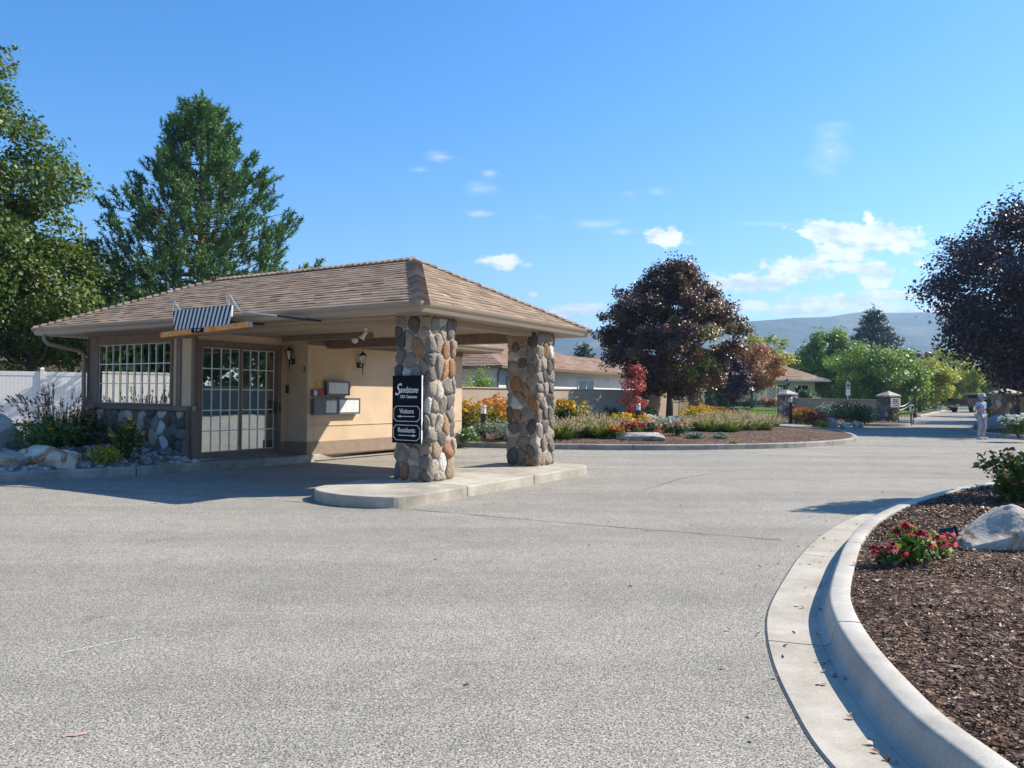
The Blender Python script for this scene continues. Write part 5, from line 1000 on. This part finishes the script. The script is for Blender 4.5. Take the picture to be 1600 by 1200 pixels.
def coneflower(name,label,x,y,z,stems,h,r,seed,petal,pmat_n,leafmat='leaf_green',fsize=.045,leafn=260,dead=.3,leaf=.075):
    rs=np.random.default_rng(seed); root=empty(name,(x,y,z),0,label,'flowering plant'); m=MB(); tips=[]; LP=[];LS=[]
    for i in range(stems):
        a=rs.uniform(0,2*PI); q=rs.random()**.6; hh=h*rs.uniform(.55,1.05)*(1-.25*q); tip=(math.cos(a)*q*r,math.sin(a)*q*r,hh); b=(math.cos(a)*.06*r,math.sin(a)*.06*r,0); md=(tip[0]*.35,tip[1]*.35,hh*.55)
        m.tube([b,md,tip],[.006,.0045,.003],5,cap=False,t=rs.random()*.5); tips.append(tip)
        for k in range(int(leafn/stems)):
            s=rs.random(); p=np.array(b)*(1-s)+np.array(md)*s if rs.random()<.7 else np.array(md)*(1-s)+np.array(tip)*s; LP.append(p+rs.normal(size=3)*np.array([.045,.045,.03])); 
    m.build('stems','grass_blade',root,smooth=True); LP=np.array(LP); LP[:,2]=np.maximum(LP[:,2],.015); V,Fc=leaf_arrays(LP,leaf*rs.uniform(.6,1.3,len(LP)),.45,updir=.2,rs=rs,out=unit(LP*np.array([1,1,.3])+1e-6)); npmesh('leaves',V,Fc,rep(rs.random(len(LP))),leafmat,root)
    for c in np.array(tips):
        live=rs.random()>dead; out=[]; n=unit(rs.normal(size=3)*.35+np.array([0,-.25,1])); a=unit(np.cross(n,[.3,.1,1.])+1e-4); b=np.cross(n,a); k=11; tn=rs.random()
        m=MB(); hr=fsize*.3; cc=Vector(c); nv=Vector(n); m.tube([cc-nv*hr*.3,cc+nv*hr*.1,cc+nv*hr*.55,cc+nv*hr*.9],[hr*.5,hr*.95,hr*.8,hr*.25],8,t=tn); fh=m.build('flower_head','seed_dark',root,smooth=True)
        if live:
            for q in range(k):
                an=2*PI*q/k+rs.normal()*.1; d=a*math.cos(an)+b*math.sin(an); s_=np.cross(n,d); L=fsize*rs.uniform(.8,1.1); w=fsize*.22; out.append(np.array([c+d*.004-s_*w*.5,c+d*.004+s_*w*.5,c+d*L*.6+s_*w-n*L*.12,c+d*L-n*L*.4,c+d*L*.6-s_*w-n*L*.12]))
            V=np.concatenate(out); npmesh('petals',V,np.arange(len(V)).reshape(-1,5),np.full(len(V),tn),petal,fh)
    return root
p=g(1425,878,.17); coneflower('red_coneflower','clump of crimson coneflowers in the near bark bed',p.x+.02,p.y+.05,.19,16,.27,.27,811,'petal_red',1,'leaf_bright',.052,420,.12,.075)
p=g(1395,880,.17); coneflower('red_coneflower','low crimson coneflowers at the left of the main clump',p.x-.03,p.y+.02,.18,7,.15,.13,812,'petal_red',1,'leaf_green',.05,110,.05,.06)
p=g(1462,872,.17); coneflower('red_coneflower','crimson coneflowers at the right of the main clump',p.x+.02,p.y+.02,.18,9,.2,.13,813,'petal_red',1,'leaf_bright',.055,150,.05,.06)
p=g(1584,782,.2); coneflower('fading_coneflower','tall fading coneflowers with dark seed heads at the right edge',p.x,p.y,.2,30,.70,.46,814,'petal_rust',1,'leaf_maple_green',.05,1900,.45,.10)
o=empty('garden_spotlight',(*g(1482,845,.2).xy,.2),-.5,'small black garden spotlight beside the crimson coneflowers','spotlight'); m=MB(); m.tube([(0,0,-.06),(0,0,.06)],.012,8); m.build('stake','black_iron',o)
m=MB(); m.tube([(-.06,.02,.065),(0,0,.075),(.055,-.02,.09)],[.035,.042,.046],14,cap=False); m.tube([(-.062,.0205,.0646),(-.058,.02,.066)],[.03,.035],14); m.build('hood','black_iron',o,smooth=True); m=MB(); m.tube([(.03,-.011,.083),(.034,-.0125,.085)],[.04,.04],14); m.build('lamp_lens','glass_white',o)
# ================================================================= TRUCK AND PERSON
def truck():
    p=g(1519,644.2); r=empty('pickup_truck',(p.x,p.y,0),math.atan2(AX.y,AX.x)-.40,'dark pickup truck standing on the road beyond the gate','truck')
    # x forward; rear at x=-2.9
    m=MB(); m.prism([(-2.85,-.98),(2.7,-.98),(2.85,-.6),(2.85,.6),(2.7,.98),(-2.85,.98)],.55,.80); m.box(-2.9,-1.0,.80,-.45,-.93,1.33); m.box(-2.9,.93,.80,-.45,1.0,1.33); m.box(-.52,-.93,.80,-.45,.93,1.33)
    m.box(-.45,-1.0,.80,1.35,1.0,1.28); m.add([(1.35,-1,.8),(2.8,-.92,.8),(2.8,.92,.8),(1.35,1,.8),(1.35,-.98,1.27),(2.7,-.88,1.1),(2.7,.88,1.1),(1.35,.98,1.27)],[(0,3,2,1),(4,5,6,7),(0,1,5,4),(1,2,6,5),(2,3,7,6),(3,0,4,7)]); m.build('body','truck_paint',r,bevel=.04)
    m=MB(); m.box(-2.96,-.92,.80,-2.9,.92,1.34); tg=m.build('tailgate','truck_paint',r,bevel=.02); m=MB(); m.box(-2.975,-.15,1.15,-2.962,.15,1.2); m.build('tailgate_handle','black_iron',tg)
    m=MB(); m.add([(-.45,-.95,1.28),(1.3,-.95,1.28),(1.3,.95,1.28),(-.45,.95,1.28),(-.25,-.72,1.86),(.75,-.72,1.86),(.75,.72,1.86),(-.25,.72,1.86)],[(0,3,2,1),(4,5,6,7),(0,1,5,4),(1,2,6,5),(2,3,7,6),(3,0,4,7)]); m.build('cab','truck_cab',r,bevel=.05)
    m=MB(); m.add([(-.435,-.76,1.36),(-.435,.76,1.36),(-.305,.66,1.76),(-.305,-.66,1.76)],[(0,3,2,1)]); m.build('rear_window','far_glass',r)
    m=MB(); m.add([(-.3,-.945,1.36),(1.05,-.945,1.36),(.7,-.785,1.76),(-.2,-.785,1.76)],[(0,1,2,3)]); m.add([(-.3,.945,1.36),(1.05,.945,1.36),(.7,.785,1.76),(-.2,.785,1.76)],[(0,3,2,1)]); m.build('side_window','far_glass',r)
    m=MB(); m.box(-3.08,-.9,.5,-2.97,.9,.68); m.build('bumper','silver',r,bevel=.02)
    for s in (-1,1):
        m=MB(); m.box(-2.975,s*.93-.05,.9,-2.90,s*.93+.055,1.25); m.build('tail_light','tail_light',r)
        m=MB(); m.box(1.05,s*1.02-.02,1.2,1.15,s*1.2,1.4); m.build('wing_mirror','black_iron',r)
        for xx in (-1.75,1.85):
            w=MB(); w.tube([(xx,s*.74,.40),(xx,s*1.0,.40)],.40,20); wo=w.build('wheel','tyre',r); w=MB(); w.tube([(xx,s*.99,.40),(xx,s*1.01,.40)],.23,14); w.build('rim','silver',wo)
    m=MB(); m.box(-2.95,-.165,.705,-2.905+(-.06),.165,.79); m.build('number_plate','white_paint',r)
truck(); bpy.data.objects['pickup_truck'].scale=(1.12,1.12,1.12)
def skin(name,verts,edges,radii,mat,parent=None,loc=(0,0,0),rot=0,sub=2,root=0):
    me=bpy.data.meshes.new(name); me.from_pydata(verts,edges,[]); o=bpy.data.objects.new(name,me); COL.objects.link(o); sk=o.modifiers.new('s','SKIN'); sk.use_smooth_shade=True
    for i,v in enumerate(me.skin_vertices[0].data): rr=radii[i]; v.radius=rr if isinstance(rr,tuple) else (rr,rr); v.use_root=(i==root)
    sb=o.modifiers.new('u','SUBSURF'); sb.levels=sub; sb.render_levels=sub; bpy.context.view_layer.update()
    me2=bpy.data.meshes.new_from_object(o.evaluated_get(bpy.context.evaluated_depsgraph_get())); bpy.data.objects.remove(o); me2.name=name
    for q in me2.polygons: q.use_smooth=True
    return link(name,me2,mat,parent,loc,rot)
def person():
    p=g(1533,686.5); S=1.60/1.70
    # facing -y (towards viewer), x to the person's left in picture right
    V=[(0,0,.93),(0,0,1.08),(0,-.01,1.25),(0,.0,1.40),(0,-.01,1.47),(0,-.03,1.53),(0,-.035,1.60),(0,-.03,1.655),
       (-.17,0,1.38),(-.27,.02,1.14),(-.17,-.20,1.12),(-.10,-.26,1.13),
       (.17,0,1.38),(.25,.03,1.12),(.27,-.02,.88),(.27,-.03,.82),
       (-.095,0,.88),(-.125,-.04,.50),(-.145,.02,.10),(-.155,-.10,.035),
       (.095,0,.88),(.115,-.07,.50),(.12,.03,.10),(.135,-.09,.035)]
    E_=[(0,1),(1,2),(2,3),(3,4),(4,5),(5,6),(6,7),(3,8),(8,9),(9,10),(10,11),(3,12),(12,13),(13,14),(14,15),(0,16),(16,17),(17,18),(18,19),(0,20),(20,21),(21,22),(22,23)]
    Rr=[(.14,.10),(.13,.10),(.145,.11),(.12,.09),.052,.062,(.078,.09),.06,.06,.045,.036,.03,.06,.043,.034,.03,.085,.056,.042,.035,.085,.056,.042,.035]
    V=[tuple(c*S for c in v) for v in V]
    b=skin('person',V,E_,[tuple(c*S for c in r) if isinstance(r,tuple) else r*S for r in Rr],'skin',None,(p.x,p.y,0),.45); tag(b,'person in a pale patterned blue shirt, light trousers and sun hat standing on the road','person')
    sv=[V[0],V[1],V[2],V[3],V[8],tuple(np.array(V[8])*.35+np.array(V[9])*.65),V[12],tuple(np.array(V[12])*.35+np.array(V[13])*.65)]; sv[0]=(0,0,.90*S)
    skin('shirt',sv,[(0,1),(1,2),(2,3),(3,4),(4,5),(3,6),(6,7)],[(.175,.13),(.165,.125),(.168,.128),(.135,.10),.078,.075,.078,.072],'shirt',b)
    tv=[(0,0,.93*S),V[16],V[17],V[18],V[20],V[21],V[22]]; skin('trousers',tv,[(0,1),(1,2),(2,3),(0,4),(4,5),(5,6)],[(.15,.115),.095,.070,.062,.095,.070,.062],'trousers',b)
    for k,i in ((0,19),(1,23)):
        c=V[i]; m=MB(); m.box(c[0]-.045,c[1]-.07,0,c[0]+.045,c[1]+.17,.075); m.build('shoe','shoe',b,bevel=.025)
    hx,hy,hz=V[6]; m=MB(); m.lathe([(.15,-.012),(.155,0),(.105,.012),(.10,.06),(.085,.10),(.04,.125)],(hx,hy-.01,hz+.035),18); m.build('sun_hat','hat_cloth',b,smooth=True)
    m=MB(); m.box(hx-.065,hy-.098,hz-.005,hx+.065,hy-.07,hz+.028); m.build('sunglasses','black_iron',b,bevel=.008)
    m=MB(); m.lathe([(.082,-.09),(.088,-.03),(.086,.03)],(hx,hy+.012,hz),14); m.build('hair','hair_grey',b,smooth=True)
    m=MB(); m.box(hx-.012,hy-.105,hz-.03,hx+.012,hy-.075,hz-.002); m.build('nose','skin',b,bevel=.005)
    # fingers
    for (c,dr) in ((V[11],Vector((.4,-1,-.2))),(V[15],Vector((0,-.15,-1)))):
        for k in range(5):
            d=dr.normalized(); s=Vector((.018*(k-2),0,.008*(k%2))); m=MB(); st=Vector(c)+s; m.tube([st,st+d*.04+s*.2,st+d*.075+Vector((0,0,-.012))],[.009,.008,.006],6); m.build('finger' if k<4 else 'thumb','skin',b,smooth=True)
    cw=Vector((p.x,p.y,0))+Matrix.Rotation(.45,3,'Z')@Vector((V[11][0]+.02,V[11][1]-.05,V[11][2])); c=empty('camera_in_hand',cw,.45,'small black camera held at waist height by the person','camera'); m=MB(); m.box(-.065,-.035,-.045,.065,.03,.045); m.build('camera_body','black_iron',c,bevel=.01); m=MB(); m.tube([(0,-.035,0),(0,-.10,0)],.032,12); m.build('lens','black_iron',c)
person()
# ================================================================= HAZE, LIGHT, SKY, CAMERA
m=MB(); m.box(-3400,-650,-1.5,3400,3700,330); hz_=m.build('haze',None); tag(hz_,'thin pale blue air between the viewer and the far hills','haze',kind='stuff')
hm=bpy.data.materials.new('haze'); hm.use_nodes=True; nt=hm.node_tree; nt.nodes.clear(); ou=nt.nodes.new('ShaderNodeOutputMaterial'); pv=nt.nodes.new('ShaderNodeVolumePrincipled'); pv.inputs['Color'].default_value=(.50,.73,1.,1); pv.inputs['Density'].default_value=.00036; pv.inputs['Anisotropy'].default_value=.3; nt.links.new(pv.outputs[0],ou.inputs['Volume']); hz_.data.materials.clear(); hz_.data.materials.append(hm)
sun_v=Vector((.752*.9617,.752*.2741,.659)).normalized()
sl=bpy.data.lights.new('sun','SUN'); sl.energy=4.7; sl.angle=R(.55); sl.color=(1.,.915,.78); so=bpy.data.objects.new('sun',sl); COL.objects.link(so); so.rotation_euler=(-sun_v).to_track_quat('-Z','Y').to_euler(); so.location=(20,5,30)
w=bpy.data.worlds.new('World'); scene.world=w; w.use_nodes=True; nt=w.node_tree; nt.nodes.clear(); N=nt.nodes; Lk=nt.links
ou=N.new('ShaderNodeOutputWorld'); bg=N.new('ShaderNodeBackground'); Lk.new(bg.outputs[0],ou.inputs[0]); sky=N.new('ShaderNodeTexSky'); sky.sky_type='NISHITA'; sky.sun_disc=False
sky.sun_elevation=math.asin(sun_v.z); sky.sun_rotation=math.atan2(sun_v.x,sun_v.y); sky.altitude=350; sky.air_density=1.; sky.dust_density=.3; sky.ozone_density=3.
SKYS=.125; bg.inputs[1].default_value=SKYS
hs=N.new('ShaderNodeHueSaturation'); hs.inputs['Hue'].default_value=.503; hs.inputs['Saturation'].default_value=1.40; hs.inputs['Value'].default_value=.95; Lk.new(sky.outputs[0],hs.inputs['Color'])
def mt(op,a,b=None,c=None,clamp=False):
    n=N.new('ShaderNodeMath'); n.operation=op; n.use_clamp=clamp
    for i,v in enumerate((a,b,c)):
        if v is None: continue
        if hasattr(v,'links'): Lk.new(v,n.inputs[i])
        else: n.inputs[i].default_value=v
    return n.outputs[0]
tc=N.new('ShaderNodeTexCoord'); sx=N.new('ShaderNodeSeparateXYZ'); Lk.new(tc.outputs['Generated'],sx.inputs[0]); yy=mt('MAXIMUM',sx.outputs[1],.02); u=mt('DIVIDE',sx.outputs[0],yy); v=mt('DIVIDE',sx.outputs[2],yy)
cb=N.new('ShaderNodeCombineXYZ'); Lk.new(u,cb.inputs[0]); Lk.new(v,cb.inputs[1])
def nz(scale,detail,rough,sy=1.6,off=0.):
    mp=N.new('ShaderNodeMapping'); mp.inputs['Scale'].default_value=(1,sy,1); mp.inputs['Location'].default_value=(off,0,0); Lk.new(cb.outputs[0],mp.inputs[0]); n=N.new('ShaderNodeTexNoise'); n.inputs['Scale'].default_value=scale; n.inputs['Detail'].default_value=detail; n.inputs['Roughness'].default_value=rough; Lk.new(mp.outputs[0],n.inputs['Vector']); return n.outputs['Fac']
def field(L):
    cur=None
    for px,py,rx,ry in L:
        rx*=1.1; ry*=1.15; d=ray(px,py); cu,cv=d.x/d.y,d.z/d.y; a=mt('MULTIPLY',mt('SUBTRACT',u,cu),F/rx); b=mt('MULTIPLY',mt('SUBTRACT',v,cv),F/ry); q=mt('SUBTRACT',1.,mt('SQRT',mt('ADD',mt('MULTIPLY',a,a),mt('MULTIPLY',b,b)))); cur=q if cur is None else mt('MAXIMUM',cur,q)
    return cur
solid=[(789,409,38,14),(1043,373,34,15),(1050,366,12,12),(1290,363,56,16),(1362,372,84,28),(1322,396,62,22),(1245,418,44,17),(1370,428,42,22),(1322,418,62,14),(1357,343,10,12),(1165,442,66,18),(1135,441,30,12),(1212,440,38,13),(1172,476,38,12),(1320,474,120,14),(1265,484,70,10),(1395,462,70,9),(1440,486,60,8),(900,482,34,11),(934,486,26,12),(832,461,11,6),(1192,413,6,8),(1437,412,10,4),(880,492,30,8)]
wisps=[(752,296,40,18),(748,334,36,9),(765,272,20,9),(985,305,20,14),(970,362,34,10),(1025,300,26,12),(690,245,40,14),(845,340,24,8),(1210,350,90,8),(655,265,26,7),(1300,240,60,60),(930,350,60,12)]
n1=nz(9,8,.62); n2=nz(34,6,.6,1.5,3.); fs=field(solid); e=mt('ADD',mt('ADD',mt('MULTIPLY',fs,1.2),mt('MULTIPLY',mt('SUBTRACT',n1,.5),1.7)),mt('ADD',mt('MULTIPLY',mt('SUBTRACT',n2,.5),2.4),mt('MULTIPLY',mt('SUBTRACT',nz(95,6,.6,1.3,5.),.5),1.3))); cm=N.new('ShaderNodeMapRange'); cm.interpolation_type='SMOOTHSTEP'; cm.inputs['From Min'].default_value=-.02; cm.inputs['From Max'].default_value=.55; Lk.new(e,cm.inputs[0])
fw=field(wisps); n3=nz(11,8,.7,3.2,7.); e2=mt('ADD',fw,mt('MULTIPLY',mt('SUBTRACT',n3,.55),2.6)); cw=N.new('ShaderNodeMapRange'); cw.interpolation_type='SMOOTHSTEP'; cw.inputs['From Min'].default_value=.1; cw.inputs['From Max'].default_value=1.4; cw.inputs['To Max'].default_value=.5; Lk.new(e2,cw.inputs[0])
wg=mt('MULTIPLY',cw.outputs[0],mt('GREATER_THAN',fw,0.)); wm=mt('MULTIPLY',cw.outputs[0],mt('MINIMUM',mt('MULTIPLY',mt('MAXIMUM',fw,0.),3.),1.))
mask=mt('MAXIMUM',cm.outputs[0],wm); mask=mt('MULTIPLY',mask,mt('GREATER_THAN',sx.outputs[1],.05)); mask=mt('MULTIPLY',mask,.96)
shade=N.new('ShaderNodeValToRGB'); shade.color_ramp.elements[0].position=.38; shade.color_ramp.elements[0].color=(3.3,3.7,4.3,1); shade.color_ramp.elements[1].position=.56; shade.color_ramp.elements[1].color=(5.6,5.6,5.6,1); Lk.new(nz(22,6,.62,2.4,1.3),shade.inputs[0])
mx=N.new('ShaderNodeMix'); mx.data_type='RGBA'; Lk.new(mask,mx.inputs[0]); Lk.new(hs.outputs[0],mx.inputs[6]); Lk.new(shade.outputs[0],mx.inputs[7]); Lk.new(mx.outputs[2],bg.inputs[0])
cam=bpy.data.cameras.new('camera'); co=bpy.data.objects.new('camera',cam); COL.objects.link(co); scene.camera=co; cam.sensor_fit='HORIZONTAL'; cam.sensor_width=36; cam.lens=36*F/1600; cam.clip_end=12000; cam.clip_start=.05
co.matrix_world=Matrix.Translation((0,0,HC))@Matrix.Rotation(PI/2+TH,4,'X')@Matrix.Rotation(ROLL,4,'Z')
scene.view_settings.view_transform='Standard'; scene.view_settings.look='None'; scene.view_settings.gamma=1.; scene.view_settings.exposure=.95
scene.render.engine='CYCLES'; scene.cycles.volume_bounces=0; scene.cycles.transparent_max_bounces=12; scene.cycles.max_bounces=6
